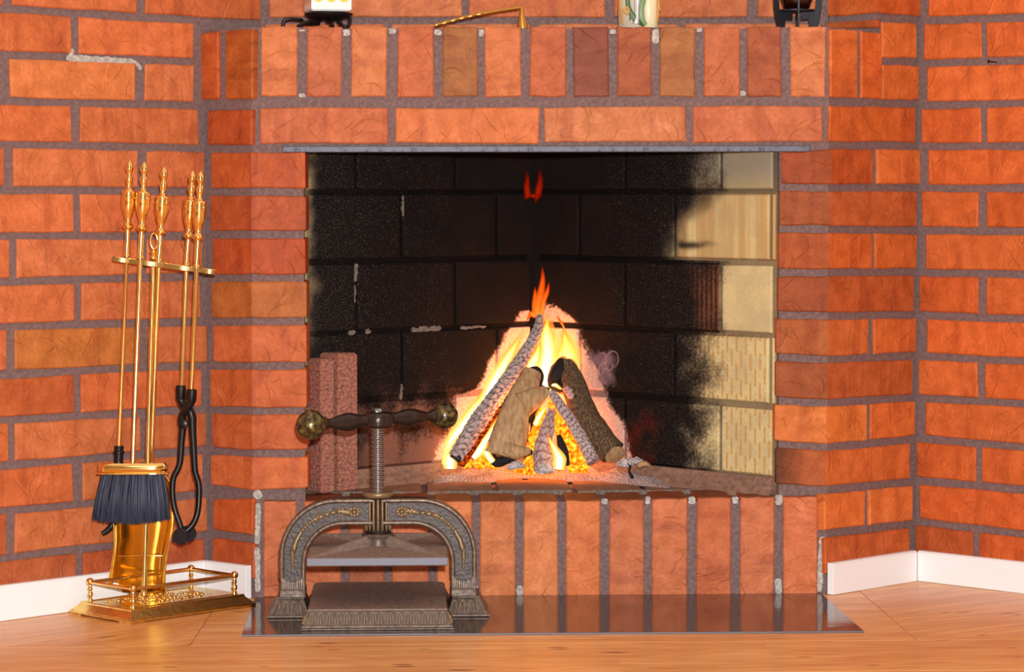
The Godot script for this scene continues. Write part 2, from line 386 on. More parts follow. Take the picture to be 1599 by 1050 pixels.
	M.gilt_dark = M.cast.duplicate(); M.gilt_dark.albedo_texture = ramp_tex(0.08, [0.25, 0.6, 0.9], [Color(0.46, 0.41, 0.36), Color(0.58, 0.53, 0.47), Color(0.72, 0.63, 0.48)], 256, 4, 79); M.gilt_dark.roughness = 0.4
	M.cast_edge = M.cast.duplicate(); M.cast_edge.albedo_color = Color(1.0, 0.97, 0.93); M.cast_edge.roughness = 0.38
	var ob := mat(Color.WHITE, 0.85); ob.albedo_texture = ramp_tex(0.05, [0.15, 0.4, 0.62, 0.86, 1.0], [Color(0.36, 0.22, 0.19), Color(0.58, 0.36, 0.29), Color(0.68, 0.44, 0.36), Color(0.76, 0.54, 0.45), Color(0.92, 0.84, 0.78)], 512, 4, 76); tri_planar(ob, 6.0); bump(ob, noise_tex(0.1, 256, 4, 77), 0.2); M.old_brick = ob
	M.nail = mat(Color(0.16, 0.15, 0.16), 0.4, 0.8)

func planes() -> void:
	WL = plane3(CL, DL, true, Color(0.945, 0.61, 0.475), "WL"); WR = plane3(CR, DR, false, Color(0.965, 0.57, 0.375), "WR")
	F = plane3(Vector2.ZERO, Vector2(1, 0), false, Color(0.90, 0.61, 0.50), "F"); B = plane3(Vector2(0, BL.y), Vector2(1, 0), false, Color(0.925, 0.63, 0.515), "B")
	SL = plane3(CL, (EL - CL).normalized(), false, Color(0.95, 0.57, 0.40), "SL"); SR = plane3(ER, (CR - ER).normalized(), false, Color(1.0, 0.635, 0.425), "SR")
	FBL = plane3(FA, (FK - FA).normalized(), false, Color.WHITE, "FBL"); FBR = plane3(FK, (FD - FK).normalized(), false, Color.WHITE, "FBR")

func plane3(o: Vector2, t: Vector2, mirrored: bool, c: Color, called: String) -> Dictionary:
	var t3 := Vector3(t.x, 0, t.y); var n := t3.cross(UP)
	if mirrored: n = -n
	return {"o": Vector3(o.x, 0, o.y), "t": t3, "n": n, "m": mirrored, "c": c, "name": called}

func tone(c: Color, k: int) -> Color:   # brick by brick: the clay's own firing colour
	var t: Array = [[1, 1, 1], [0.86, 0.80, 0.80], [0.94, 0.90, 0.86], [0.97, 0.95, 0.98], [1.03, 1.05, 1.02], [0.74, 0.80, 0.84], [1.03, 1.08, 1.04], [0.84, 0.90, 0.82], [0.70, 0.66, 0.80], [0.84, 0.82, 0.86], [0.90, 0.98, 0.85], [0.62, 0.64, 0.72]][k]
	var r := rng.randf_range(0.965, 1.035); var q := rng.randf_range(0.955, 1.045)
	return Color(clampf(c.r * t[0] * r, 0, 1), clampf(c.g * t[1] * r * q, 0, 1), clampf(c.b * t[2] * r * q * q, 0, 1)).srgb_to_linear()

var into: Node            # where bricks go
var brick_depth := 0.045
var brick_mat := "brick"
var brick_name := "brick"
var top_soot := 1.0       # how dark the upper face is with soot

# one brick on a plane: left and right end, the bottom edge's two heights, the top edge's two heights, lean of the ends, firing colour
func b(P: Dictionary, u0: float, u1: float, y0: float, y1: float, y2: float, y3: float, dl: float, dr: float, k: int) -> MeshInstance3D:
	var st := SurfaceTool.new(); st.begin(Mesh.PRIMITIVE_TRIANGLES); st.set_smooth_group(-1)
	var c := 0.0022; var fire := brick_mat == "firebrick"
	var jit := 0.0 if fire else 0.0011
	var face := rng.randf_range(-0.0008, 0.0012)
	var clay := Color.WHITE if fire else tone(P.c, k)
	st.set_color(clay)
	var off := Vector2(rng.randf(), rng.randf())
	var tall := (y2 - y0) > (u1 - u0) * 1.1
	var bot := []; var top := []; var ib := []; var it := []
	for i in 5:
		var f := i / 4.0
		var jb := rng.randf_range(-jit, jit); var jt := rng.randf_range(-jit, jit)
		var je := rng.randf_range(-jit, jit)
		bot.append(Vector2(lerpf(u0, u1, f) + (je if i in [0, 4] else 0.0), lerpf(y0, y1, f) + jb)); top.append(Vector2(lerpf(u0 + dl, u1 + dr, f) - (je if i in [0, 4] else 0.0), lerpf(y2, y3, f) + jt))
		var e := c if i == 0 else (-c if i == 4 else 0.0)
		ib.append(bot[i] + Vector2(e, c)); it.append(top[i] + Vector2(e, -c))
	var ring := []
	for i in 5: ring.append(bot[i])
	for i in 5: ring.append(top[4 - i])
	var inner := []
	for i in 5: inner.append(ib[i])
	for i in 5: inner.append(it[4 - i])
	var put := func(a: Array) -> void:   # a: [Vector2, depth] x 4 counter-clockwise seen from the room
		for j in ([0, 2, 1, 0, 3, 2] if not P.m else [0, 1, 2, 0, 2, 3]):
			var v: Vector2 = a[j][0]; var w: float = a[j][1]
			if fire: st.set_uv(Vector2((v.x + (0.5388 if P.name == "FBR" else 0.0)) / 1.16, 1.0 - (v.y - 0.16) / 0.72))
			else: st.set_uv((Vector2(v.y, v.x) if tall else v) / 0.6 + off + Vector2(0.3, 0.3) * absf(w))
			st.add_vertex(P.o + P.t * v.x + UP * v.y + P.n * w)
	for i in 4: put.call([[ib[i], face], [ib[i + 1], face], [it[i + 1], face], [it[i], face]])
	for i in 10:
		var i2 := (i + 1) % 10
		if top_soot < 1.0: st.set_color(clay * (top_soot if i in [5, 6, 7, 8] else 1.0))
		put.call([[ring[i], face - c], [ring[i2], face - c], [inner[i2], face], [inner[i], face]])
		put.call([[ring[i], -brick_depth], [ring[i2], -brick_depth], [ring[i2], face - c], [ring[i], face - c]])
	return build(st, brick_name, M[brick_mat], into)

# a brick that turns a corner: plan points seen from the room left to right, heights of bottom and top edge at each
func bent(pts: Array, yb: Array, yt: Array, col: Color, k: int, front_mul := 1.0, stain := 0.0) -> MeshInstance3D:
	var st := SurfaceTool.new(); st.begin(Mesh.PRIMITIVE_TRIANGLES); st.set_smooth_group(-1)
	var base := tone(col, k); var c := 0.0022; var off := Vector2(rng.randf(), rng.randf())
	var p := []; var lo := []; var hi := []
	for i in pts.size() - 1:
		var n := 3 if pts[i].distance_to(pts[i + 1]) > 0.06 else 1
		for j in n:
			var f := j / float(n); p.append(pts[i].lerp(pts[i + 1], f))
			var q := rng.randf_range(-0.0011, 0.0011)
			lo.append(lerpf(yb[i], yb[i + 1], f) + q); hi.append(lerpf(yt[i], yt[i + 1], f) + rng.randf_range(-0.0011, 0.0011))
	p.append(pts[-1]); lo.append(yb[-1]); hi.append(yt[-1])
	var nrm := []
	for i in p.size():
		var d: Vector2 = (p[mini(i + 1, p.size() - 1)] - p[maxi(i - 1, 0)]).normalized(); nrm.append(Vector2(-d.y, d.x))   # towards the room
	var run := 0.0
	for i in p.size() - 1:
		var l: float = p[i].distance_to(p[i + 1])
		var at := func(j: int, y: float, ins: float) -> Vector3:
			var v: Vector2 = p[j] - nrm[j] * ins
			return Vector3(v.x, y, v.y)
		var rows := [[lo, 0.0, 0.04], [lo, 0.0, c], [lo, c, 0.0], [hi, -c, 0.0], [hi, 0.0, c], [hi, 0.0, 0.04]]
		for r in 5:
			var q := []
			for s in [[i, r], [i + 1, r], [i + 1, r + 1], [i, r + 1]]:
				var row: Array = rows[s[1]]
				q.append([at.call(s[0], row[0][s[0]] + row[1], row[2]), Vector2(run + (l if s[0] > i else 0.0), row[0][s[0]] + row[2])])
			for s in [0, 2, 1, 0, 3, 2]:
				var face_col := base * front_mul if absf((p[i + 1] - p[i]).normalized().x) > 0.95 else base   # front-facing sides take a separate tone factor
				if stain > 0: face_col = face_col.lerp(Color(0.10, 0.05, 0.035), stain * clampf(1.0 - (q[s][0].x - pts[1].x) / 0.05, 0, 1))
				st.set_color(face_col); st.set_uv(q[s][1] / 0.6 + off); st.add_vertex(q[s][0])
		run += l
	return build(st, "brick", M.brick, into)

func c(sx: float, sz: float, cx: float, jx: float, h: Array, k: int) -> void:
	if sx < jx: bent([Vector2(sx + 0.02, sz - 0.022), Vector2(sx, sz), Vector2(cx, 0), Vector2(jx, 0), Vector2(jx + 0.002, -0.11)], [h[0], h[0], h[1], h[2], h[2]], [h[3], h[3], h[4], h[5], h[5]], Color(0.935, 0.575, 0.43), k, 0.95)
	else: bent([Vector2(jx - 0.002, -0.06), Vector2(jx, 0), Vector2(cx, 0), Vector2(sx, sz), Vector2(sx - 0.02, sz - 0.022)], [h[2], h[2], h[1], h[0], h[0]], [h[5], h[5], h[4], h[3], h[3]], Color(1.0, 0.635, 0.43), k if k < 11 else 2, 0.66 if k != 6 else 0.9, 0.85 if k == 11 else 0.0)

# ------------------------------------------------------------------ the room
func slab(P: Dictionary, u0: float, u1: float, y0: float, y1: float, w0: float, w1: float, called: String, m: Material, parent: Node) -> MeshInstance3D:
	var a: Vector3 = P.o + P.t * u0 + P.n * w0; var b2: Vector3 = P.o + P.t * u1 + P.n * w0; var c2: Vector3 = P.o + P.t * u1 + P.n * w1; var d: Vector3 = P.o + P.t * u0 + P.n * w1
	var st := new_st(); plan(st, [Vector2(a.x, a.z), Vector2(b2.x, b2.z), Vector2(c2.x, c2.z), Vector2(d.x, d.z)], y0, y1)
	return build(st, called, m, parent)

func room() -> void:
	var wl := setting("wall_left", "orange red brick wall with grey mortar running forward on the left side", "wall")
	slab(WL, -0.2, 1.69, -0.05, 1.24, -0.12, -0.0045, "mortar", M.mortar, wl)
	slab(WL, 1.69, 5.3, -0.05, 2.65, -0.12, 0.0, "plaster", M.plaster, wl)
	slab(WL, -0.2, 1.69, 1.24, 2.65, -0.12, 0.0, "plaster", M.plaster, wl)
	into = wl
	bricks_left()
	# light mortar smeared in the joint under the second course
	patch(wl, WL, Vector3(-0.6559, 0.9276, 0.1188), Vector3(-0.5489, 0.9234, 0.0194), 0.0065, 3)
	patch(wl, WL, Vector3(-0.6463, 0.9429, 0.1098), Vector3(-0.6473, 0.9301, 0.1108), 0.004, 5); patch(wl, WL, Vector3(-0.5489, 0.9234, 0.0194), Vector3(-0.541, 0.9128, 0.0121), 0.004, 6)
	var wr := setting("wall_right", "deep orange brick wall with grey mortar on the right side", "wall")
	slab(WR, -0.2, 1.5, -0.05, 1.235, -0.12, -0.0045, "mortar", M.mortar, wr)
	slab(WR, 1.5, 5.3, -0.05, 2.65, -0.12, 0.0, "plaster", M.plaster, wr)
	slab(WR, -0.2, 1.5, 1.235, 2.65, -0.12, 0.0, "plaster", M.plaster, wr)
	into = wr
	bricks_right()
	# the two walls behind the photographer and the ceiling close the room
	var a := CL + DL * 5.2; var d := CR + DR * 5.2; var e := Vector2(0.1, 8.4)
	for s in [["wall_front", a, e], ["wall_front_right", e, d]]:
		var w := setting(s[0], "plain white plastered wall behind the photographer" if s[0] == "wall_front" else "plain white plastered wall behind the photographer on the right", "wall")
		var t: Vector2 = (s[2] - s[1]).normalized(); var n := Vector2(t.y, -t.x)
		if n.y < 0: n = -n
		var st := new_st(); plan(st, [s[1] - t * 0.15, s[2] + t * 0.15, s[2] + t * 0.15 + n * 0.12, s[1] - t * 0.15 + n * 0.12], -0.05, 2.65); build(st, "plaster", M.plaster, w)
	var cl := setting("ceiling", "plain white ceiling above the whole room", "ceiling")
	var cs := new_st(); plan(cs, [Vector2(-5, -1.2), Vector2(5, -1.2), Vector2(5, 9.0), Vector2(-5, 9.0)], 2.6, 2.72); build(cs, "plaster", M.plaster, cl)
	# floor: a sub-floor carrying boards
	var fl := setting("floor", "varnished honey pine floorboards in front of the fireplace", "floor")
	var fs := new_st(); plan(fs, [Vector2(-5, -1.2), Vector2(5, -1.2), Vector2(5, 9.0), Vector2(-5, 9.0)], -0.12, -0.012); build(fs, "subfloor", M.gap, fl)
	var front := PackedVector2Array([Vector2(-2.2, 0.487), Vector2(2.4, 0.487), Vector2(2.4, 8.0), Vector2(-2.2, 8.0)])
	var left := PackedVector2Array([Vector2(-2.2, -0.4), Vector2(-0.405, -0.4), Vector2(-0.43, 0.486), Vector2(-2.2, 0.486)])
	var mid := PackedVector2Array([Vector2(-0.404, -0.4), Vector2(0.699, -0.4), Vector2(0.706, 0.486), Vector2(-0.429, 0.486)])
	var right := PackedVector2Array([Vector2(0.7, -0.4), Vector2(2.4, -0.4), Vector2(2.4, 0.486), Vector2(0.707, 0.486)])
	boards(fl, front, Vector2(1, 0), 0.135, 0.487 + 0.0675, 12); boards(fl, left, Vector2(0.733, -0.681), 0.14, -0.9, 22)
	boards(fl, mid, Vector2(1, 0), 0.2212, -0.29, 5); boards(fl, right, Vector2(0.87, -0.49), 0.14, -0.6, 24)
	var fo := new_st(); plan(fo, [Vector2(-5, 2.107), Vector2(5, 2.107), Vector2(5, 9.0), Vector2(-5, 9.0)], -0.012, 0.0); build(fo, "far_floor", M.wood, fl)
	# skirting boards
	skirting("baseboard_left", "long white painted skirting board along the left brick wall", WL, [Vector2(0.016, 0), Vector2(1.7, 0)], 0.0585, [])
	skirting("baseboard_left_return", "short white skirting board between left corner and fireplace", SL, [Vector2(0.0, 0), Vector2(0.112, 0)], 0.0575, [0.035])
	skirting("baseboard_right_return", "short white skirting board between fireplace and right corner", SR, [Vector2(-0.003, 0), Vector2(0.236, 0)], 0.0555, [0.028, 0.205])
	skirting("baseboard_right", "long white painted skirting board along the right brick wall", WR, [Vector2(0.012, 0), Vector2(1.5, 0)], 0.055, [0.05])
	# the nail
	var nl := thing("nail", "small dark nail sticking out of the right wall's mortar", "nail")
	var p: Vector3 = Vector3(0.9405, 0.9263, -0.052); var ns := new_st(); var tip: Vector3 = p + WR.n * 0.012 + Vector3(-0.006, 0.002, 0)
	rod(ns, p - WR.n * 0.02, tip, 0.0011, -1, 8); build(ns, "shank", M.nail, nl)
	var nh := new_st(); lathe(nh, tip, tip - p, [Vector2(0, 0), Vector2(0, 0.0028), Vector2(0.001, 0.0026), Vector2(0.0014, 0)], 10); build(nh, "nail_head", M.nail, nl)

func boards(parent: Node, region: PackedVector2Array, dir: Vector2, w: float, start: float, n: int) -> void:
	var nr := Vector2(-dir.y, dir.x)
	for i in n:
		var c0 := nr * (start + w * i); var g := w * 0.5 - 0.0006
		var strip := PackedVector2Array([c0 - dir * 9 - nr * g, c0 + dir * 9 - nr * g, c0 + dir * 9 + nr * g, c0 - dir * 9 + nr * g])
		for part in Geometry2D.intersect_polygons(strip, region):
			if absf(area2(part)) < 0.001: continue
			var st := SurfaceTool.new(); st.begin(Mesh.PRIMITIVE_TRIANGLES); st.set_smooth_group(-1)
			var p: PackedVector2Array = part
			if area2(p) > 0: p.reverse()
			var off := Vector2(rng.randf(), rng.randf())
			var ys := rng.randf_range(-0.0004, 0.0)
			var t := Geometry2D.triangulate_polygon(p)
			for k in range(0, t.size(), 3):
				var q := [p[t[k]], p[t[k + 1]], p[t[k + 2]]]
				if (q[1] - q[0]).cross(q[2] - q[0]) < 0: q = [q[0], q[2], q[1]]
				for v in q:
					st.set_uv(Vector2(v.dot(dir) / 1.3, v.dot(nr) / 0.5) + off); st.add_vertex(Vector3(v.x, ys, v.y))
			for k in p.size():
				var a := p[k]; var b2 := p[(k + 1) % p.size()]
				st.set_uv(off); quad(st, Vector3(a.x, -0.012, a.y), Vector3(b2.x, -0.012, b2.y), Vector3(b2.x, ys, b2.y), Vector3(a.x, ys, a.y))
			build(st, "floorboard", M.wood, parent)

func skirting(called: String, label: String, P: Dictionary, run: Array, h: float, screws: Array) -> void:
	var s := setting(called, label, "skirting")
	var st := new_st(); var th := 0.014
	var prof := PackedVector2Array([Vector2(0.001, 0.0005), Vector2(th, 0.0005), Vector2(th, h - 0.003), Vector2(th - 0.003, h), Vector2(0.001, h)])
	var x: Vector3 = P.n; var z: Vector3 = x.cross(UP)   # outline in (n, up), pushed along z
	var o: Vector3 = P.o; var u0: float = run[0].x; var u1: float = run[1].x
	var sg := signf(z.dot(P.t))
	ext(st, prof, minf(u0 * sg, u1 * sg), maxf(u0 * sg, u1 * sg), 0.0004, Transform3D(Basis(x, UP, z), o)); build(st, "board", M.white, s)
	for u in screws:
		var q := new_st(); lathe(q, o + P.t * u + UP * (0.024 if u > 0.03 else 0.020) + x * (th - 0.0005), x, [Vector2(0, 0.0034), Vector2(0.0008, 0.0030), Vector2(0.001, 0.0012), Vector2(0.0004, 0)], 12); build(q, "screw_head", M.white, s)

func patch(parent: Node, P: Dictionary, a: Vector3, b2: Vector3, r: float, sd: int, m := "lime", rough := 0.2) -> void:   # a smear of light lime mortar along a joint
	var g := RandomNumberGenerator.new(); g.seed = sd * 77
	var st := new_st(); var n := maxi(4, int(a.distance_to(b2) / 0.004)); var d := (b2 - a).normalized(); var s: Vector3 = d.cross(P.n).normalized()
	var up := []; var dn := []
	for i in n + 1:
		var f := i / float(n); var e := r * (1.0 if f > 0.05 and f < 0.95 else 0.6)
		var c0 = a.lerp(b2, f) - P.n * 0.005
		up.append(c0 + s * e * g.randf_range(0.95 - rough, 0.95 + rough)); dn.append(c0 - s * e * g.randf_range(0.95 - rough, 0.95 + rough))
	var nv: Vector3 = P.n * 0.0042
	for i in n:
		var m0: Vector3 = (up[i] + dn[i]) / 2 + nv * 1.15; var m1: Vector3 = (up[i + 1] + dn[i + 1]) / 2 + nv * 1.15
		var flip := d.cross(s).dot(P.n) < 0
		for q in [[dn[i], dn[i + 1], dn[i + 1] + nv, dn[i] + nv], [dn[i] + nv, dn[i + 1] + nv, m1, m0], [m0, m1, up[i + 1] + nv, up[i] + nv], [up[i] + nv, up[i + 1] + nv, up[i + 1], up[i]]]:
			if flip: quad(st, q[3], q[2], q[1], q[0])
			else: quad(st, q[0], q[1], q[2], q[3])
	for e in [0, n]:
		var m2: Vector3 = (up[e] + dn[e]) / 2 + nv
		tri(st, up[e], dn[e], m2); tri(st, dn[e], up[e], m2)
	build(st, "lime_patch", M[m], parent)

# ------------------------------------------------------------------ the fireplace
func fireplace() -> void:
	var fp := thing("fireplace", "wide orange brick corner fireplace with sooty firebox and raised hearth", "fireplace")
	var g := 0.0045; var gp := 0.0052
	# mortar bodies, a hair behind the brick faces
	var pier := node("pier", fp)
	var st := new_st(); plan(st, [CL + Vector2(0.004, -0.004) + Vector2(0, -0.1), CL + Vector2(0.004, -0.0045), EL + Vector2(0.002, -gp), Vector2(-0.2675, -gp), Vector2(-0.2705, -0.128), Vector2(-0.29, -0.2)], 0.0, 0.985); build(st, "mortar", M.mortar, pier)
	into = pier
	corners_left()
	splay_left()
	for q in [[Vector3(-0.3485, 0.1659, 0), Vector3(-0.3512, 0.0947, 0), 0.0045, 1], [Vector3(-0.3512, 0.0892, 0), Vector3(-0.3507, 0.0111, 0), 0.0050, 2], [Vector3(-0.355, 0.186, 0), Vector3(-0.344, 0.1748, 0), 0.007, 4]]: patch(pier, F, q[0], q[1], q[2], q[3])
	var pier2 := node("pier", fp)
	st = new_st(); plan(st, [Vector2(0.5525, -0.02), Vector2(0.5545, -gp), ER + Vector2(-0.002, -gp), CR + Vector2(-0.003, -0.0045), CR + Vector2(0, -0.12), Vector2(0.6, -0.12)], 0.0, 0.985); build(st, "mortar", M.mortar, pier2)
	st = new_st(); plan(st, [BR + Vector2(0.003, -0.004), SC + Vector2(0.0, -0.0065), CR + Vector2(-0.003, -0.0045), CR + Vector2(0, -0.12), BR + Vector2(0, -0.12)], 0.985, 1.232); build(st, "mortar", M.mortar, pier2)
	st = new_st(); plan(st, [BR + Vector2(0.003, 0.0), SC, CR, CR + Vector2(0, -0.12), BR + Vector2(0, -0.12)], 1.232, 2.62); build(st, "plaster", M.plaster, pier2)
	into = pier2
	corners_right()
	splay_right()
	bent([BR, SC, Vector2(0.82893, -0.17137), Vector2(0.815, -0.186)], [1.0133, 1.0153, 1.0148, 1.0148], [1.0755, 1.0775, 1.077, 1.077], Color(1.0, 0.62, 0.41), 2)
	bent([BR, SC, Vector2(0.82893, -0.17137), Vector2(0.815, -0.186)], [1.0875, 1.0895, 1.089, 1.089], [1.1495, 1.1515, 1.151, 1.151], Color(1.0, 0.62, 0.41), 0)
	bent([BR, SC, Vector2(0.82893, -0.17137), Vector2(0.815, -0.186)], [1.1615, 1.1635, 1.163, 1.163], [1.2235, 1.2255, 1.225, 1.225], Color(1.0, 0.62, 0.41), 2)
	bent([BR + Vector2(-0.002, 0), SC, SC + (CR - SC) * 0.06], [0.990, 0.990, 0.990], [1.0015, 1.0035, 1.0035], Color(1.0, 0.62, 0.41), 1)
	for q in [[Vector3(0.6303, 0.0905, 0), Vector3(0.6262, 0.004, 0), 0.0055, 8], [Vector3(0.6359, 0.0994, 0), Vector3(0.6303, 0.086, 0), 0.0075, 9]]: patch(pier2, F, q[0], q[1], q[2], q[3])
	var br := node("chimney_breast", fp)
	st = new_st(); plan(st, [Vector2(-0.36, -0.1745), Vector2(0.664, -0.1745), Vector2(0.664, -0.28), Vector2(-0.36, -0.28)], 0.98, 1.232); build(st, "mortar", M.mortar, br)
	st = new_st(); plan(st, [Vector2(-0.36, -0.170), Vector2(0.664, -0.170), Vector2(0.664, -0.28), Vector2(-0.36, -0.28)], 1.232, 2.62); build(st, "plaster", M.plaster, br)
	into = br
	bricks_breast()
	# lintel course and mantel
	var ma := node("mantel", fp)
	st = new_st(); plan(st, [Vector2(-0.3435, -g), Vector2(0.6305, -g), Vector2(0.66, -0.168), Vector2(-0.343, -0.168)], 0.779, 0.983); build(st, "mortar", M.mortar, ma)
	into = ma; brick_depth = 0.11
	lintel()
	mantel()
	brick_depth = 0.045
	for q in [[Vector3(-0.2685, 0.981, 0), Vector3(-0.2686, 0.9777, 0), 0.006, 21], [Vector3(-0.1924, 0.981, 0), Vector3(-0.1925, 0.9701, 0), 0.0065, 22], [Vector3(-0.114, 0.9832, 0), Vector3(-0.1141, 0.9734, 0), 0.006, 23], [Vector3(-0.0355, 0.9811, 0), Vector3(-0.0356, 0.9712, 0), 0.006, 24], [Vector3(0.0386, 0.9811, 0), Vector3(0.0386, 0.9691, 0), 0.005, 25], [Vector3(0.265, 0.9812, 0), Vector3(0.265, 0.9735, 0), 0.006, 26], [Vector3(0.339, 0.9823, 0), Vector3(0.339, 0.957, 0), 0.006, 27], [Vector3(0.4147, 0.9834, 0), Vector3(0.4147, 0.9768, 0), 0.005, 28], [Vector3(-0.2692, 0.8717, 0), Vector3(-0.2692, 0.8651, 0), 0.006, 29], [Vector3(0.4903, 0.8757, 0), Vector3(0.4903, 0.8669, 0), 0.005, 30]]:
		patch(ma, F, q[0], q[1], q[2], q[3])
	var bar := new_st()
	var p0: Vector3 = Vector3(-0.3026, 0.7814, 0); var p1: Vector3 = Vector3(0.6073, 0.7697, 0)
	ext(bar, PackedVector2Array([Vector2(p0.x, p1.y + 0.001), Vector2(p1.x - 0.0, p1.y + 0.001), Vector2(p1.x, p0.y), Vector2(p0.x, p0.y)]), -0.012, 0.0015, 0.0012); build(bar, "lintel_bar", M.steel, fp)
	var bs := new_st(); box(bs, Vector3(0.145, 0.774, -0.056), Vector3(0.80, 0.006, 0.085), 0.001); build(bs, "lintel_flange", M.iron, fp)
	# hearth
	var he := node("hearth", fp)
	st = new_st(); plan(st, [Vector2(-0.345, -g), Vector2(0.628, -g), Vector2(0.60, -0.03), Vector2(0.15, -0.52), Vector2(-0.30, -0.14)], 0.0, 0.1645); build(st, "mortar", M.mortar, he)
	into = he; brick_depth = 0.112
	top_soot = 0.42; var front_clay: Color = F.c; F.c = Color(0.955, 0.65, 0.53)
	hearth()
	F.c = front_clay; top_soot = 1.0; brick_depth = 0.045
	for q in [[Vector3(0.2507, 0.1701, 0), Vector3(0.2507, 0.16, 0), 0.006, 41], [Vector3(0.3259, 0.173, 0), Vector3(0.326, 0.1596, 0), 0.005, 42], [Vector3(0.4029, 0.1725, 0), Vector3(0.403, 0.1591, 0), 0.006, 43], [Vector3(0.4789, 0.1721, 0), Vector3(0.4789, 0.1598, 0), 0.006, 44], [Vector3(0.5544, 0.175, 0), Vector3(0.5544, 0.1571, 0), 0.0065, 45], [Vector3(0.5543, 0.0281, 0), Vector3(0.5544, 0.0011, 0), 0.006, 46], [Vector3(0.1031, 0.019, 0), Vector3(0.1031, 0.0022, 0), 0.006, 47], [Vector3(0.0263, 0.0195, 0), Vector3(0.0263, 0.0028, 0), 0.005, 48]]:
		patch(he, F, q[0], q[1], q[2], q[3])
	for k in 5:   # broken line of light mortar behind the front row
		st = new_st(); var x0: float = [-0.24, -0.02, 0.235, 0.36, 0.47][k]; var x1: float = [-0.10, 0.19, 0.34, 0.455, 0.535][k]
		ext(st, PackedVector2Array([Vector2(x0, 0.112), Vector2(x1, 0.1125), Vector2(x1 - 0.003, 0.117), Vector2((x0 + x1) / 2, 0.1145), Vector2(x0 + 0.004, 0.118)]), 0.150, 0.1722, 0.0012, Transform3D(FLAT, Vector3.ZERO)); build(st, "lime_patch", M.lime_dirty, he)
	# pavers of the hearth floor
	var cuts := [-0.31, -0.19, -0.062, 0.066, 0.206, 0.333, 0.464, 0.60]
	for row in [[-0.122, -0.30], [-0.308, -0.50]]:
		for i in cuts.size() - 1:
			var x0: float = cuts[i] + 0.005 + (0.06 if row[0] < -0.3 else 0.0); var x1: float = cuts[i + 1] - 0.005 + (0.06 if row[0] < -0.3 else 0.0)
			var cavity := PackedVector2Array([FA + Vector2(0.012, 0.115), FA + Vector2(0.008, 0.004), FK + Vector2(0, 0.012), FD + Vector2(-0.008, 0.004), Vector2(0.545, -0.01)])
			for part in Geometry2D.intersect_polygons(PackedVector2Array([Vector2(x0, row[0]), Vector2(x1, row[0]), Vector2(x1, row[1]), Vector2(x0, row[1])]), cavity):
				if absf(area2(part)) < 0.0008: continue
				st = new_st(); plan(st, Array(part), 0.150, 0.171 + rng.randf_range(-0.001, 0.001), 0.0022); build(st, "paver", M.paver, he)
	# firebox: joints as one shell, each fire clay block in front of it
	var fb := node("firebox", fp)
	st = SurfaceTool.new(); st.begin(Mesh.PRIMITIVE_TRIANGLES); st.set_smooth_group(-1)
	for P in [FBL, FBR]:
		var L := 0.5388 if P.name == "FBL" else 0.6021; var s0 := 0.0 if P.name == "FBL" else 0.5388
		for k in 24:
			var a := L * k / 24.0; var b2 := L * (k + 1) / 24.0
			var q := []
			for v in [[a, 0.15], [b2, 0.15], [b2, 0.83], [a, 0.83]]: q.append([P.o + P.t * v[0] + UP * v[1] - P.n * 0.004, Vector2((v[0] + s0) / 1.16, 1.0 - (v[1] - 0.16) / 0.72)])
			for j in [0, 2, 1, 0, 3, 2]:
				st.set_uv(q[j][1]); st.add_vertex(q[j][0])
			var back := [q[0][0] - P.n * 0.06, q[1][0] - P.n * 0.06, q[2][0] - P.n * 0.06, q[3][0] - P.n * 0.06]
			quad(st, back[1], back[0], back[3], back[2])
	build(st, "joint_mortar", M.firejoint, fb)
	st = new_st(); plan(st, [Vector2(-0.30, -0.005), Vector2(0.60, -0.005), Vector2(0.60, -0.05), Vector2(0.15, -0.53), Vector2(-0.30, -0.15)], 0.825, 0.845); build(st, "throat_plate", M.iron, fb)
	st = SurfaceTool.new(); st.begin(Mesh.PRIMITIVE_TRIANGLES); st.set_smooth_group(-1); st.set_uv(Vector2(0.465, 0.4)); plan(st, [FK + Vector2(-0.03, 0.008), FK + Vector2(0.012, 0.006), FK + Vector2(0.03, -0.09), FK + Vector2(-0.05, -0.09)], 0.15, 0.83); build(st, "corner_mortar", M.firejoint, fb)
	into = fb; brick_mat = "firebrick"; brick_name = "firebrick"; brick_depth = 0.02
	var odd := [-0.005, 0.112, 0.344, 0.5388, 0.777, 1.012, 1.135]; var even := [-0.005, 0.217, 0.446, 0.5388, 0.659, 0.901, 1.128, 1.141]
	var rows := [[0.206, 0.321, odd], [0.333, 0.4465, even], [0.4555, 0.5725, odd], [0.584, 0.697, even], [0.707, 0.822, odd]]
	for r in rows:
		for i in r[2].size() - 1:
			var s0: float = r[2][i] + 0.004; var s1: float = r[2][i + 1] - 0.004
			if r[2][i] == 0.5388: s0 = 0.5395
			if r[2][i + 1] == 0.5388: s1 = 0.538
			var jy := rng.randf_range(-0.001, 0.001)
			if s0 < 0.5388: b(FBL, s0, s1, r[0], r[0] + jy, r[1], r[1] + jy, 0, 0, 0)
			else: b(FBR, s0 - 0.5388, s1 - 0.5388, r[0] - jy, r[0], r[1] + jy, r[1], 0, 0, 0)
	brick_mat = "brick"; brick_name = "brick"; brick_depth = 0.045
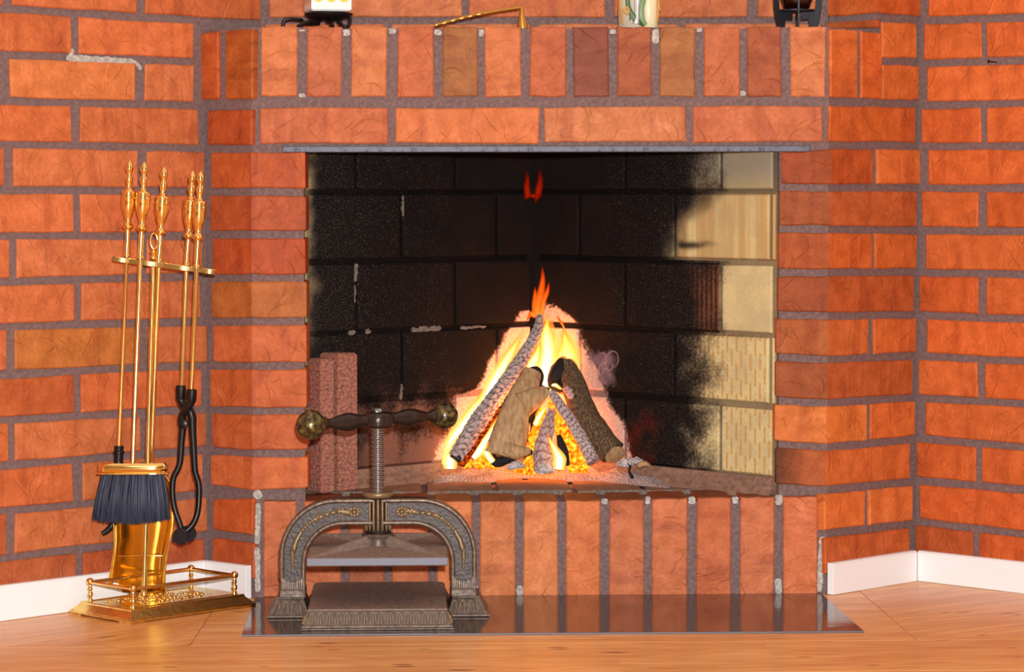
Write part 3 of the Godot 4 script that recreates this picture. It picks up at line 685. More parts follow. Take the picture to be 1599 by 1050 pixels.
	for q in [[Vector3(-0.0948, 0.6947, -0.2659), Vector3(-0.0961, 0.6575, -0.2648), 0.0042, 61], [Vector3(-0.1801, 0.5736, -0.1965), Vector3(-0.1825, 0.5415, -0.1946), 0.0045, 62], [Vector3(-0.1836, 0.5347, -0.1936), Vector3(-0.1849, 0.5026, -0.1926), 0.003, 63], [Vector3(-0.0818, 0.4483, -0.2765), Vector3(-0.0275, 0.4504, -0.3206), 0.006, 65], [Vector3(0.0084, 0.4488, -0.3498), Vector3(0.057, 0.4501, -0.3894), 0.003, 66], [Vector3(-0.1648, 0.4522, -0.209), Vector3(-0.1557, 0.4506, -0.2164), 0.006, 67], [Vector3(-0.1953, 0.449, -0.1841), Vector3(-0.1829, 0.4496, -0.1942), 0.004, 68], [Vector3(-0.0997, 0.3521, -0.2619), Vector3(-0.1021, 0.323, -0.2599), 0.0028, 69]]: patch(fb, FBL, q[0], q[1], q[2] * 0.85, q[3], "lime_dirty", 0.65)
	# bare mortar fillet under the lowest blocks
	for P in [FBL, FBR]:
		var L := 0.53 if P.name == "FBL" else 0.598
		st = new_st(); ext(st, PackedVector2Array([Vector2(-0.012, 0.166), Vector2(0.016, 0.166), Vector2(0.010, 0.178), Vector2(0.002, 0.203), Vector2(-0.012, 0.203)]), -L, 0.0, 0.0, Transform3D(Basis(P.n, UP, P.n.cross(UP)), P.o)); build(st, "mortar_fillet", M.paver, fb)

func hearth_plate() -> void:
	var o := thing("hearth_plate", "polished dark brown metal floor plate in front of the raised hearth", "plate")
	var st := new_st(); plan(st, [Vector2(-0.3555, 0.001), Vector2(0.629, 0.001), Vector2(0.6371, 0.41), Vector2(-0.3542, 0.4)], 0.0, 0.0022, 0.0006); build(st, "plate", M.plate, o)
	var e := new_st(); plan(e, [Vector2(-0.3545, 0.4003), Vector2(0.6372, 0.4103), Vector2(0.6372, 0.4128), Vector2(-0.3545, 0.4028)], 0.0, 0.0026, 0.0004); build(e, "edge_strip", M.bright, o)

# ------------------------------------------------------------------ the fire
func lumpy(st: SurfaceTool, pts: Array, radii: Array, sd: int, amp: float, n := 18, rings := 22, checks := 0.0, cols: Array = [], flat := Vector3.ZERO, aspect := 1.0) -> void:   # a log: a tube with uneven skin; checks > 0 breaks charred wood into blocks
	var nz := FastNoiseLite.new(); nz.seed = sd; nz.frequency = 1.0; nz.fractal_octaves = 3
	var path := smooth_path(pts, maxi(2, rings / maxi(1, pts.size() - 1))); var m := path.size(); var grid := []; var tint := []
	var side := Vector3.ZERO
	var run := 0.0
	for i in m:
		var d: Vector3 = (path[mini(i + 1, m - 1)] - path[maxi(i - 1, 0)]).normalized()
		if i > 0: run += path[i].distance_to(path[i - 1])
		if side == Vector3.ZERO: side = flat.cross(d).normalized() if flat != Vector3.ZERO else frame_of(d)[0]
		side = (side - d * side.dot(d)).normalized(); var other := d.cross(side)
		var f := i / float(m - 1) * (radii.size() - 1); var k := mini(int(f), radii.size() - 2)
		var r: float = lerpf(radii[k], radii[k + 1], f - k)
		var ring := []; var tr := []
		for j in n:
			var t := TAU * j / n
			var e := nz.get_noise_3d(cos(t) * 1.6, sin(t) * 1.6, run * 22.0 + sd)
			var w := 1.0 + amp * e
			var crack := 0.0
			if checks > 0:
				var a := run / checks + 0.55 * nz.get_noise_2d(cos(t) * 1.2, sin(t) * 1.2 + run * 8.0) + 0.2 * sin(t * 2.0 + run * 60.0); var bq := t / TAU * 8.0 + 0.45 * nz.get_noise_2d(run * 45.0, 3.0) + 0.5 * floorf(a + 0.5)
				crack = maxf(1.0 - absf(a - roundf(a)) * 5.0, 0.9 - absf(bq - roundf(bq)) * 5.5); crack = clampf(crack, 0, 1)
				w -= 0.16 * crack
			ring.append(path[i] + side * cos(t) * r * w + other * sin(t) * r * w * aspect)
			if cols: tr.append((cols[0] as Color).lerp(cols[1], clampf(0.5 + e, 0, 1)).lerp(cols[2], crack))
		grid.append(ring); tint.append(tr)
	st.set_smooth_group(1 if checks == 0 else -1)
	for i in m - 1:
		for j in n:
			var j2 := (j + 1) % n
			for v in [[i, j], [i + 1, j2], [i, j2], [i, j], [i + 1, j], [i + 1, j2]]:
				if cols: st.set_color(tint[v[0]][v[1]])
				st.set_uv(Vector2(v[1] / float(n), v[0] / float(m))); st.add_vertex(grid[v[0]][v[1]])
	st.set_smooth_group(-1)
	for e in [0, m - 1]:
		var cen := Vector3.ZERO
		for v in grid[e]: cen += v / n
		for j in n:
			if cols: st.set_color(tint[e][j])
			if e == 0: tri(st, cen, grid[e][(j + 1) % n], grid[e][j])
			else: tri(st, cen, grid[e][j], grid[e][(j + 1) % n])

func glow_mat(cols: Array, energy: float, alpha := 1.0, freq := 0.02, s := 12.0) -> StandardMaterial3D:
	var m := mat(Color(0.05, 0.03, 0.02), 1.0); m.metallic_specular = 0.0
	m.emission_enabled = true; m.emission_energy_multiplier = energy
	if cols.size() == 1: m.emission = cols[0]
	else:
		m.emission = Color.BLACK
		m.emission_texture = ramp_tex(freq, [0.15, 0.42, 0.62, 0.85], cols, 256, 4, 81); tri_planar(m, s)
	if alpha < 1.0:
		m.transparency = BaseMaterial3D.TRANSPARENCY_ALPHA; m.albedo_color.a = alpha
	return m

func flame_mat(cols: Array, offs: Array, energy: float, alphas: Array) -> StandardMaterial3D:   # colour and thinness change along the tongue, from root to tip
	var m := mat(Color.WHITE, 1.0); m.metallic_specular = 0.0; m.emission_enabled = true; m.emission_energy_multiplier = energy; m.emission = Color.BLACK
	var g := Gradient.new(); g.offsets = PackedFloat32Array(offs); g.colors = PackedColorArray(cols)
	var t := GradientTexture2D.new(); t.gradient = g; t.width = 4; t.height = 64; t.fill_from = Vector2(0, 0); t.fill_to = Vector2(0, 1); m.emission_texture = t
	var g2 := Gradient.new(); g2.offsets = PackedFloat32Array(offs); var ac := []
	for a in alphas: ac.append(Color(0, 0, 0, a))
	g2.colors = PackedColorArray(ac)
	var t2 := GradientTexture2D.new(); t2.gradient = g2; t2.width = 4; t2.height = 64; t2.fill_from = Vector2(0, 0); t2.fill_to = Vector2(0, 1)
	m.albedo_texture = t2; m.transparency = BaseMaterial3D.TRANSPARENCY_ALPHA; m.texture_repeat = false
	return m

func flame(parent: Node, pts: Array, widths: Array, kind: String, deep := 0.6) -> void:   # nested tongues of fire, thin outside and dense within
	var root := node("flame", parent)
	var path := smooth_path(pts, 7)
	for k in [[1.0, kind + "_outer"], [0.78, kind + "_outer"], [0.56, kind + "_inner"], [0.34, kind + "_core"]]:
		var st := new_st(); var w := []
		for v in widths: w.append(maxf(v * k[0], 0.0003))
		var n := path.size(); var cut: int = int(n * (1.0 - 0.10 * (1.0 - k[0]) * 2.0))
		tube(st, path.slice(0, maxi(4, cut)), w, 12, Vector3(0, 0, 1), deep); build(st, "flame_layer", M[k[1]], root)

func fire() -> void:
	# materials of the fire
	var soft := [0.0, 0.35, 0.8, 1.0]
	M.yellow_outer = flame_mat([Color(1.0, 0.70, 0.32), Color(1.0, 0.68, 0.30), Color(1.0, 0.54, 0.16), Color(0.95, 0.36, 0.06)], soft, 2.4, [0.30, 0.34, 0.24, 0.06])
	M.yellow_inner = flame_mat([Color(1.0, 0.86, 0.56), Color(1.0, 0.84, 0.50), Color(1.0, 0.70, 0.30), Color(1.0, 0.52, 0.12)], soft, 4.5, [0.5, 0.5, 0.4, 0.12])
	M.yellow_core = flame_mat([Color(1.0, 0.96, 0.80), Color(1.0, 0.95, 0.76), Color(1.0, 0.88, 0.56), Color(1.0, 0.66, 0.26)], soft, 6.0, [0.85, 0.85, 0.6, 0.2])
	M.orange_outer = flame_mat([Color(1.0, 0.50, 0.14), Color(0.95, 0.36, 0.07), Color(0.85, 0.24, 0.03), Color(0.6, 0.12, 0.01)], soft, 1.3, [0.22, 0.34, 0.34, 0.10])
	M.orange_inner = flame_mat([Color(1.0, 0.60, 0.22), Color(1.0, 0.46, 0.12), Color(0.95, 0.34, 0.06), Color(0.8, 0.2, 0.02)], soft, 1.6, [0.45, 0.5, 0.45, 0.12])
	M.orange_core = flame_mat([Color(1.0, 0.72, 0.30), Color(1.0, 0.55, 0.18), Color(1.0, 0.42, 0.10), Color(0.9, 0.3, 0.05)], soft, 1.8, [0.6, 0.6, 0.5, 0.2])
	M.red_outer = flame_mat([Color(0.45, 0.05, 0.01), Color(0.75, 0.12, 0.02), Color(0.7, 0.10, 0.02), Color(0.3, 0.03, 0.0)], soft, 0.5, [0.05, 0.24, 0.2, 0.02])
	M.red_inner = flame_mat([Color(0.7, 0.10, 0.02), Color(0.95, 0.22, 0.04), Color(0.85, 0.15, 0.02), Color(0.4, 0.05, 0.0)], soft, 0.55, [0.06, 0.38, 0.3, 0.03])
	M.red_core = M.red_inner
	M.ember = glow_mat([Color(0.75, 0.16, 0.02), Color(1.0, 0.42, 0.04), Color(1.0, 0.70, 0.12), Color(1.0, 0.88, 0.35)], 1.9, 1.0, 0.03, 14.0)
	M.ember_dim = glow_mat([Color(0.10, 0.03, 0.02), Color(0.35, 0.07, 0.02), Color(0.8, 0.24, 0.04), Color(1.0, 0.5, 0.12)], 1.2, 1.0, 0.03, 16.0)
	var ch := mat(Color.WHITE, 0.9); ch.vertex_color_use_as_albedo = true; bump(ch, noise_tex(0.12, 256, 3, 92), 0.06); M.charred = ch
	var sp := mat(Color.WHITE, 0.75); sp.albedo_texture = ramp_tex(0.03, [0.15, 0.5, 0.8, 1.0], [Color(0.56, 0.41, 0.26), Color(0.70, 0.55, 0.38), Color(0.77, 0.63, 0.46), Color(0.66, 0.50, 0.33)], 512, 3, 93); sp.uv1_triplanar = true; sp.uv1_scale = Vector3(7, 2.5, 7); bump(sp, noise_tex(0.04, 256, 3, 94), 0.05); M.split_wood = sp
	var bk := mat(Color.WHITE, 0.9); bk.albedo_texture = ramp_tex(0.04, [0.2, 0.45, 0.7, 0.95], [Color(0.13, 0.085, 0.055), Color(0.30, 0.20, 0.12), Color(0.46, 0.37, 0.25), Color(0.60, 0.53, 0.42)], 512, 5, 95); bk.uv1_triplanar = true; bk.uv1_scale = Vector3(12, 5, 12); bump(bk, noise_tex(0.07, 256, 4, 96), 0.2); M.bark = bk
	M.char = mat(Color(0.06, 0.045, 0.04), 0.85)
	M.ash = tri_planar(mat(Color.WHITE, 1.0), 18.0); M.ash.albedo_texture = ramp_tex(0.05, [0.2, 0.5, 0.9], [Color(0.34, 0.29, 0.28), Color(0.66, 0.58, 0.56), Color(0.86, 0.81, 0.80)], 256, 4, 97); bump(M.ash, noise_tex(0.08, 256, 4, 98), 0.15)
	var grey := Color(0.46, 0.37, 0.35); var dark := Color(0.020, 0.014, 0.012); var warm := Color(0.58, 0.44, 0.39)
	# left log, checked and ash grey, leaning to the right
	var l1 := thing("charred_log", "ash grey log burnt into blocks, leftmost, leaning right with a tall flame behind it", "log")
	var st := new_st(); lumpy(st, [Vector3(-0.0041, 0.2139, -0.28), Vector3(0.0449, 0.2869, -0.305), Vector3(0.1029, 0.3622, -0.34), Vector3(0.1502, 0.438, -0.385), Vector3(0.157, 0.4708, -0.4)], [0.0155, 0.0170, 0.0150, 0.0100, 0.005], 3, 0.22, 33, 130, 0.0125, [grey, warm, dark]); build(st, "charred_wood", M.charred, l1)
	st = new_st(); lumpy(st, [Vector3(0.0018, 0.2039, -0.285), Vector3(0.051, 0.2765, -0.315), Vector3(0.1128, 0.3519, -0.35)], [0.013, 0.017, 0.014], 33, 0.2, 12, 14); build(st, "glowing_edge", M.ember_dim, l1)
	st = new_st(); lumpy(st, [Vector3(-0.0065, 0.2106, -0.278), Vector3(-0.0017, 0.2173, -0.281)], [0.011, 0.015], 34, 0.3, 10, 3); build(st, "charred_end", M.char, l1)
	# the pale forked split log in the middle
	var l2 := thing("split_log", "pale tan forked log split lengthwise, front middle of the fire, unburnt face", "log")
	st = new_st(); lumpy(st, [Vector3(0.0843, 0.2183, -0.255), Vector3(0.0965, 0.2572, -0.265), Vector3(0.1076, 0.3028, -0.28), Vector3(0.1276, 0.3421, -0.305), Vector3(0.1403, 0.3714, -0.325)], [0.036, 0.0335, 0.026, 0.0225, 0.0165], 6, 0.16, 22, 26, 0, [], Vector3(0, 0, 1), 0.42); build(st, "wood", M.split_wood, l2)
	st = new_st(); lumpy(st, [Vector3(0.1184, 0.3094, -0.285), Vector3(0.1436, 0.3239, -0.295), Vector3(0.1677, 0.336, -0.305)], [0.026, 0.019, 0.008], 8, 0.12, 16, 14, 0, [], Vector3(0, 0, 1), 0.5); build(st, "branch", M.split_wood, l2)
	st = new_st(); lumpy(st, [Vector3(0.0577, 0.2271, -0.262), Vector3(0.0716, 0.2084, -0.26), Vector3(0.0995, 0.2158, -0.255), Vector3(0.137, 0.2274, -0.255)], [0.007, 0.010, 0.008, 0.005], 9, 0.3, 10, 16); build(st, "burnt_end", M.char, l2)
	st = new_st(); lumpy(st, [Vector3(0.0873, 0.2361, -0.24), Vector3(0.1059, 0.228, -0.238), Vector3(0.1319, 0.2307, -0.245)], [0.012, 0.013, 0.006], 10, 0.2, 12, 10, 0, [], Vector3(0, 0, 1), 0.6); build(st, "wood_lip", M.split_wood, l2)
	st = new_st(); lumpy(st, [Vector3(0.1703, 0.3332, -0.31), Vector3(0.1463, 0.3091, -0.302), Vector3(0.128, 0.2783, -0.29), Vector3(0.1261, 0.2443, -0.275)], [0.004, 0.007, 0.006, 0.005], 12, 0.3, 9, 16); build(st, "burnt_edge", M.char, l2)
	st = new_st(); lumpy(st, [Vector3(0.1288, 0.3697, -0.333), Vector3(0.1479, 0.373, -0.335), Vector3(0.156, 0.3601, -0.333), Vector3(0.1534, 0.3426, -0.328), Vector3(0.1708, 0.336, -0.32)], [0.004, 0.006, 0.006, 0.006, 0.004], 13, 0.3, 9, 16); build(st, "charred_notch", M.char, l2)
	# right log in its bark
	var l3 := thing("bark_log", "brown log in its bark with a pale sawn end, rightmost, leaning left", "log")
	st = new_st(); lumpy(st, [Vector3(0.2042, 0.3839, -0.365), Vector3(0.2182, 0.3403, -0.34), Vector3(0.2362, 0.2883, -0.305), Vector3(0.2628, 0.2478, -0.28), Vector3(0.2841, 0.2232, -0.265)], [0.0155, 0.0225, 0.0265, 0.0265, 0.0245], 14, 0.16, 22, 30); build(st, "bark", M.bark, l3)
	var e0: Vector3 = Vector3(0.2892, 0.2183, -0.255); var ed: Vector3 = Vector3(0.30, -0.62, 0.70).normalized()
	st = new_st(); lathe(st, e0 - ed * 0.006, ed, [Vector2(0, 0.0195), Vector2(0.0035, 0.0195), Vector2(0.0042, 0.017), Vector2(0.0042, 0)], 18); build(st, "sawn_end", M.split_wood, l3)
	st = new_st(); lumpy(st, [Vector3(0.203, 0.3887, -0.365), Vector3(0.1905, 0.3715, -0.355), Vector3(0.1807, 0.3445, -0.35), Vector3(0.198, 0.338, -0.34)], [0.010, 0.016, 0.012, 0.008], 15, 0.3, 10, 12); build(st, "charred_top", M.char, l3)
	st = new_st(); lumpy(st, [Vector3(0.1991, 0.3396, -0.318), Vector3(0.2118, 0.3258, -0.312), Vector3(0.2222, 0.3071, -0.308)], [0.006, 0.009, 0.005], 16, 0.25, 18, 30, 0.008, [grey, warm, Color(0.35, 0.05, 0.02)]); build(st, "ashen_scar", M.charred, l3)
	# inner right log: white ash over a glowing side
	var l4 := thing("glowing_log", "thin white ash covered log glowing orange on its left side, beside the bark log", "log")
	st = new_st(); lumpy(st, [Vector3(0.2467, 0.2103, -0.232), Vector3(0.2225, 0.2551, -0.255), Vector3(0.197, 0.2965, -0.28), Vector3(0.1736, 0.3336, -0.305)], [0.013, 0.0125, 0.0115, 0.007], 17, 0.2, 27, 110, 0.010, [grey, Color(0.60, 0.50, 0.48), Color(0.10, 0.02, 0.012)]); build(st, "charred_wood", M.charred, l4)
	st = new_st(); lumpy(st, [Vector3(0.2242, 0.2032, -0.245), Vector3(0.2076, 0.2392, -0.262), Vector3(0.1902, 0.2843, -0.285), Vector3(0.1759, 0.3147, -0.305)], [0.019, 0.020, 0.015, 0.008], 18, 0.2, 12, 18); build(st, "glowing_face", M.ember, l4)
	# inner left stub
	var l5 := thing("ash_stub", "short upright stub of pink grey ash in the centre of the fire", "log")
	st = new_st(); lumpy(st, [Vector3(0.1577, 0.1963, -0.225), Vector3(0.1547, 0.2362, -0.235), Vector3(0.1637, 0.2675, -0.25), Vector3(0.1734, 0.3025, -0.28)], [0.020, 0.016, 0.013, 0.006], 19, 0.22, 27, 80, 0.016, [Color(0.50, 0.38, 0.36), Color(0.62, 0.42, 0.36), Color(0.22, 0.06, 0.04)]); build(st, "charred_wood", M.charred, l5)
	st = new_st(); lumpy(st, [Vector3(0.1944, 0.2033, -0.235), Vector3(0.1912, 0.2297, -0.24), Vector3(0.1847, 0.2581, -0.25)], [0.010, 0.010, 0.004], 20, 0.2, 10, 10); build(st, "dark_side", M.char, l5)
	# glowing bed
	var eb := thing("glowing_embers", "bright orange glowing embers under the crossed logs", "embers"); eb.set_meta("kind", "stuff")
	st = new_st()
	for q in [[Vector3(0.1323, 0.2027, -0.255), 0.016], [Vector3(0.1426, 0.2324, -0.275), 0.017], [Vector3(0.1506, 0.2636, -0.295), 0.014], [Vector3(0.1558, 0.2911, -0.305), 0.011], [Vector3(0.1141, 0.2001, -0.27), 0.012], [Vector3(0.0163, 0.2047, -0.3), 0.011], [Vector3(0.0423, 0.204, -0.305), 0.012], [Vector3(0.2286, 0.2005, -0.26), 0.012], [Vector3(0.2098, 0.2003, -0.24), 0.010], [Vector3(0.1313, 0.2492, -0.285), 0.011], [Vector3(0.0661, 0.2034, -0.31), 0.012]]:
		lumpy(st, [q[0] - Vector3(0, q[1], 0), q[0], q[0] + Vector3(0.002, q[1] * 1.1, -0.004)], [q[1] * 0.7, q[1], q[1] * 0.45], int(q[0].x * 9000), 0.35, 10, 6)
	build(st, "glowing_coals", M.ember, eb)
	# ash
	var ash := thing("ash_pile", "pale pinkish grey wood ash spread under and in front of the logs", "ash"); ash.set_meta("kind", "stuff")
	st = new_st(); var an := FastNoiseLite.new(); an.seed = 44; an.frequency = 22.0; an.fractal_octaves = 4
	var nx := 72; var nz := 22; var hg := []
	for i in nx + 1:
		var row := []
		for j in nz + 1:
			var u := i / float(nx); var v := j / float(nz)
			var x := -0.045 + 0.425 * u; var zw := (-0.125 - 0.8134 * (x + 0.268)) if x < 0.15 else (-0.465 + 1.125 * (x - 0.15))
			var front := -0.20 + 0.03 * sin(x * 37.0) + 0.06 * absf(u - 0.5) - 0.115; var z := lerpf(zw + 0.012, maxf(front, zw + 0.06), v)
			var m := pow(sin(PI * clampf(u, 0.001, 0.999)), 0.35) * (1.0 - pow(v, 3.0))
			row.append(Vector3(x, 0.1695 + m * (0.016 + 0.016 * (an.get_noise_2d(x, z) + 0.25)), z))
		hg.append(row)
	st.set_smooth_group(1)
	for i in nx:
		for j in nz: quad(st, hg[i][j], hg[i][j + 1], hg[i + 1][j + 1], hg[i + 1][j])
	build(st, "ash", M.ash, ash)
	for q in [["ash_flake", "crumbled flake of white ash lying right of the bark log's sawn end", Vector3(0.308, 0.2053, -0.2548), 0.016, 3], ["ash_flake", "largest white ash flake at the right end of the fire", Vector3(0.3249, 0.211, -0.2323), 0.014, 5], ["ash_flake", "lump of white ash at the foot of the central stub", Vector3(0.1582, 0.1988, -0.212), 0.017, 7], ["ash_flake", "grey pink ash lump under the forked log's burnt end", Vector3(0.1058, 0.2038, -0.235), 0.016, 9], ["wood_chip", "small brown chip of wood lying at the far right of the ash", Vector3(0.3374, 0.207, -0.214), 0.010, 11]]:
		var o := thing(q[0], q[1], "ash" if q[0] == "ash_flake" else "chip", Vector3.ZERO)
		st = new_st(); lumpy(st, [q[2] + Vector3(-q[3], -0.003, 0), q[2] + Vector3(0, 0.002, 0.003), q[2] + Vector3(q[3], -0.002, -0.003)], [0.004, q[3] * 0.55, 0.003], q[4], 0.5, 10, 10, 0.006 if q[0] == "ash_flake" else 0.0, [Color(0.55, 0.48, 0.47), Color(0.75, 0.68, 0.66), Color(0.25, 0.2, 0.2)] if q[0] == "ash_flake" else []); build(st, "flake", M.charred if q[0] == "ash_flake" else M.split_wood, o)
	var tw := thing("charred_twig", "thin black bent twig poking out of the ash onto the hearth", "twig")
	st = new_st(); tube(st, smooth_path([Vector3(0.3033, 0.2124, -0.255), Vector3(0.3139, 0.2033, -0.24), Vector3(0.3115, 0.1943, -0.225), Vector3(0.3157, 0.1847, -0.205)], 5), [0.0016, 0.0024, 0.002, 0.0032], 7); build(st, "twig", M.char, tw)
	# flames
	var fr := thing("fire", "bright yellow and orange flames rising between the leaning logs", "fire")
	flame(fr, [Vector3(-0.0204, 0.2012, -0.29), Vector3(-0.0096, 0.2403, -0.3), Vector3(0.0156, 0.2767, -0.315), Vector3(0.0385, 0.3062, -0.33), Vector3(0.0601, 0.3315, -0.34), Vector3(0.0819, 0.3545, -0.35)], [0.009, 0.0135, 0.0135, 0.0125, 0.009, 0.0006], "yellow")
	flame(fr, [Vector3(0.0456, 0.3062, -0.33), Vector3(0.0649, 0.341, -0.34), Vector3(0.0857, 0.3755, -0.355), Vector3(0.1065, 0.4091, -0.37), Vector3(0.1289, 0.445, -0.39)], [0.008, 0.013, 0.014, 0.010, 0.0006], "yellow")
	flame(fr, [Vector3(-0.0136, 0.1956, -0.275), Vector3(-0.0123, 0.2139, -0.28), Vector3(-0.0027, 0.2389, -0.29), Vector3(0.0117, 0.2639, -0.3)], [0.012, 0.015, 0.010, 0.0006], "yellow")
	flame(fr, [Vector3(0.0304, 0.2117, -0.3), Vector3(0.0542, 0.2419, -0.305), Vector3(0.0721, 0.2721, -0.31), Vector3(0.0855, 0.2997, -0.32)], [0.008, 0.014, 0.010, 0.0006], "yellow")
	flame(fr, [Vector3(0.0643, 0.2095, -0.25), Vector3(0.0528, 0.2278, -0.255), Vector3(0.06, 0.2437, -0.26), Vector3(0.0719, 0.2526, -0.265)], [0.006, 0.007, 0.006, 0.0006], "yellow")
	flame(fr, [Vector3(0.1637, 0.3239, -0.37), Vector3(0.1681, 0.3612, -0.385), Vector3(0.1722, 0.4014, -0.395), Vector3(0.1704, 0.4417, -0.405), Vector3(0.1741, 0.4801, -0.4054)], [0.026, 0.030, 0.024, 0.017, 0.0006], "yellow")
	flame(fr, [Vector3(0.1977, 0.3351, -0.3792), Vector3(0.2045, 0.374, -0.3705), Vector3(0.2067, 0.4077, -0.3671), Vector3(0.2, 0.448, -0.3746)], [0.022, 0.027, 0.025, 0.001], "yellow")
	flame(fr, [Vector3(0.2089, 0.3672, -0.3651), Vector3(0.21, 0.396, -0.3631), Vector3(0.2044, 0.4195, -0.3695), Vector3(0.2, 0.4527, -0.3746)], [0.012, 0.014, 0.009, 0.0006], "yellow")
	flame(fr, [Vector3(0.1351, 0.3456, -0.37), Vector3(0.1401, 0.3716, -0.375), Vector3(0.1499, 0.3952, -0.38), Vector3(0.1586, 0.4236, -0.385)], [0.012, 0.015, 0.012, 0.0006], "yellow")
	flame(fr, [Vector3(0.1608, 0.4585, -0.405), Vector3(0.1526, 0.48, -0.41), Vector3(0.1601, 0.511, -0.415), Vector3(0.1638, 0.5375, -0.415), Vector3(0.1626, 0.5627, -0.415)], [0.006, 0.010, 0.0075, 0.0045, 0.0004], "orange")
	flame(fr, [Vector3(0.1563, 0.4654, -0.412), Vector3(0.1493, 0.487, -0.415), Vector3(0.1493, 0.5063, -0.415), Vector3(0.1493, 0.5243, -0.415)], [0.006, 0.006, 0.004, 0.0004], "orange")
	flame(fr, [Vector3(0.1611, 0.4702, -0.412), Vector3(0.1649, 0.4942, -0.415), Vector3(0.1718, 0.5137, -0.4081), Vector3(0.1752, 0.533, -0.404)], [0.005, 0.005, 0.004, 0.0004], "orange")
	flame(fr, [Vector3(0.1491, 0.4679, -0.412), Vector3(0.1419, 0.4727, -0.412), Vector3(0.1371, 0.4655, -0.412), Vector3(0.1322, 0.4607, -0.412)], [0.005, 0.005, 0.003, 0.0004], "orange")
	flame(fr, [Vector3(0.2022, 0.4457, -0.3712), Vector3(0.1966, 0.4574, -0.378), Vector3(0.1921, 0.4643, -0.3834), Vector3(0.1899, 0.4714, -0.3861)], [0.0015, 0.003, 0.002, 0.0004], "orange")
	flame(fr, [Vector3(0.1822, 0.2006, -0.205), Vector3(0.1834, 0.218, -0.205), Vector3(0.1767, 0.2338, -0.21), Vector3(0.1677, 0.2497, -0.215), Vector3(0.1622, 0.2656, -0.22)], [0.010, 0.013, 0.008, 0.004, 0.0004], "yellow")
	flame(fr, [Vector3(0.1672, 0.2628, -0.25), Vector3(0.1677, 0.2807, -0.26), Vector3(0.1729, 0.2963, -0.27), Vector3(0.1735, 0.3166, -0.28)], [0.005, 0.007, 0.005, 0.0004], "yellow")
	flame(fr, [Vector3(0.1424, 0.2753, -0.27), Vector3(0.1509, 0.2913, -0.275), Vector3(0.1593, 0.3026, -0.28), Vector3(0.1669, 0.3112, -0.29)], [0.005, 0.006, 0.004, 0.0004], "yellow")
	flame(fr, [Vector3(0.1758, 0.3439, -0.325), Vector3(0.1829, 0.3439, -0.325), Vector3(0.1899, 0.3393, -0.322), Vector3(0.1969, 0.3359, -0.32)], [0.002, 0.004, 0.003, 0.0004], "yellow")
	flame(fr, [Vector3(0.1279, 0.69, -0.415), Vector3(0.1354, 0.6936, -0.4211), Vector3(0.1342, 0.7104, -0.4201), Vector3(0.1354, 0.7272, -0.4212), Vector3(0.1305, 0.7463, -0.4171)], [0.003, 0.007, 0.0065, 0.004, 0.0004], "red")
	flame(fr, [Vector3(0.1503, 0.6791, -0.4318), Vector3(0.1549, 0.6971, -0.4263), Vector3(0.1583, 0.7127, -0.4222), Vector3(0.1595, 0.7295, -0.4208), Vector3(0.1572, 0.7511, -0.4235)], [0.002, 0.007, 0.007, 0.004, 0.0004], "red")
	flame(fr, [Vector3(0.1354, 0.6936, -0.4211), Vector3(0.1454, 0.6935, -0.4292), Vector3(0.1549, 0.6935, -0.4263), Vector3(0.1662, 0.6996, -0.4127)], [0.003, 0.004, 0.006, 0.0004], "red")
	# smoke
	var sm := thing("smoke_wisp", "thin curling wisp of pinkish smoke right of the bark log", "smoke"); sm.set_meta("kind", "stuff")
	var m := mat(Color(0.86, 0.66, 0.68), 1.0); m.transparency = BaseMaterial3D.TRANSPARENCY_ALPHA; m.albedo_color.a = 0.03; M.smoke = m
	st = new_st(); var g := RandomNumberGenerator.new(); g.seed = 19
	for k in 18:
		var pts := []; var ph := g.randf() * TAU; var x0 := g.randf_range(-16, 14); var sc := g.randf_range(5, 13)
		for i in 9:
			var f := i / 8.0
			pts.append((Vector3(0.2706, 0.3437, -0.29) as Vector3).lerp(Vector3(0.2671, 0.4097, -0.29), f) + Vector3(x0 * 0.00115 * (0.25 + f) + sc * 0.00115 * sin(ph + f * 5.5), 0.004 * cos(ph * 2 + f * 7.0), 0.01 * sin(ph + f * 3.0)))
		tube(st, smooth_path(pts, 4), [0.002, 0.006, 0.004, 0.0085, 0.001], 12, Vector3(0, 0, 1), 0.5, false)
	build(st, "smoke", m, sm)
	var m2 := mat(Color(0.90, 0.72, 0.74), 1.0); m2.transparency = BaseMaterial3D.TRANSPARENCY_ALPHA; m2.albedo_color.a = 0.20
	st = new_st()
	for k in 7:
		var pts := []; var ph := g.randf() * TAU; var rr := g.randf_range(5, 13)
		var mid: Vector3 = (Vector3(0.2728, 0.3792, -0.288) as Vector3) + Vector3(g.randf_range(-0.014, 0.012), g.randf_range(-0.012, 0.016), 0)
		for i in 8: pts.append(mid + Vector3(cos(ph + i * 0.55) * rr * 0.0011, sin(ph + i * 0.62) * rr * 0.0013, 0.004 * sin(i)))
		tube(st, smooth_path(pts, 5), [0.0003, 0.0011, 0.0008, 0.0012, 0.0003], 7, Vector3.ZERO, 1.0, false)
	build(st, "smoke_strand", m2, sm)
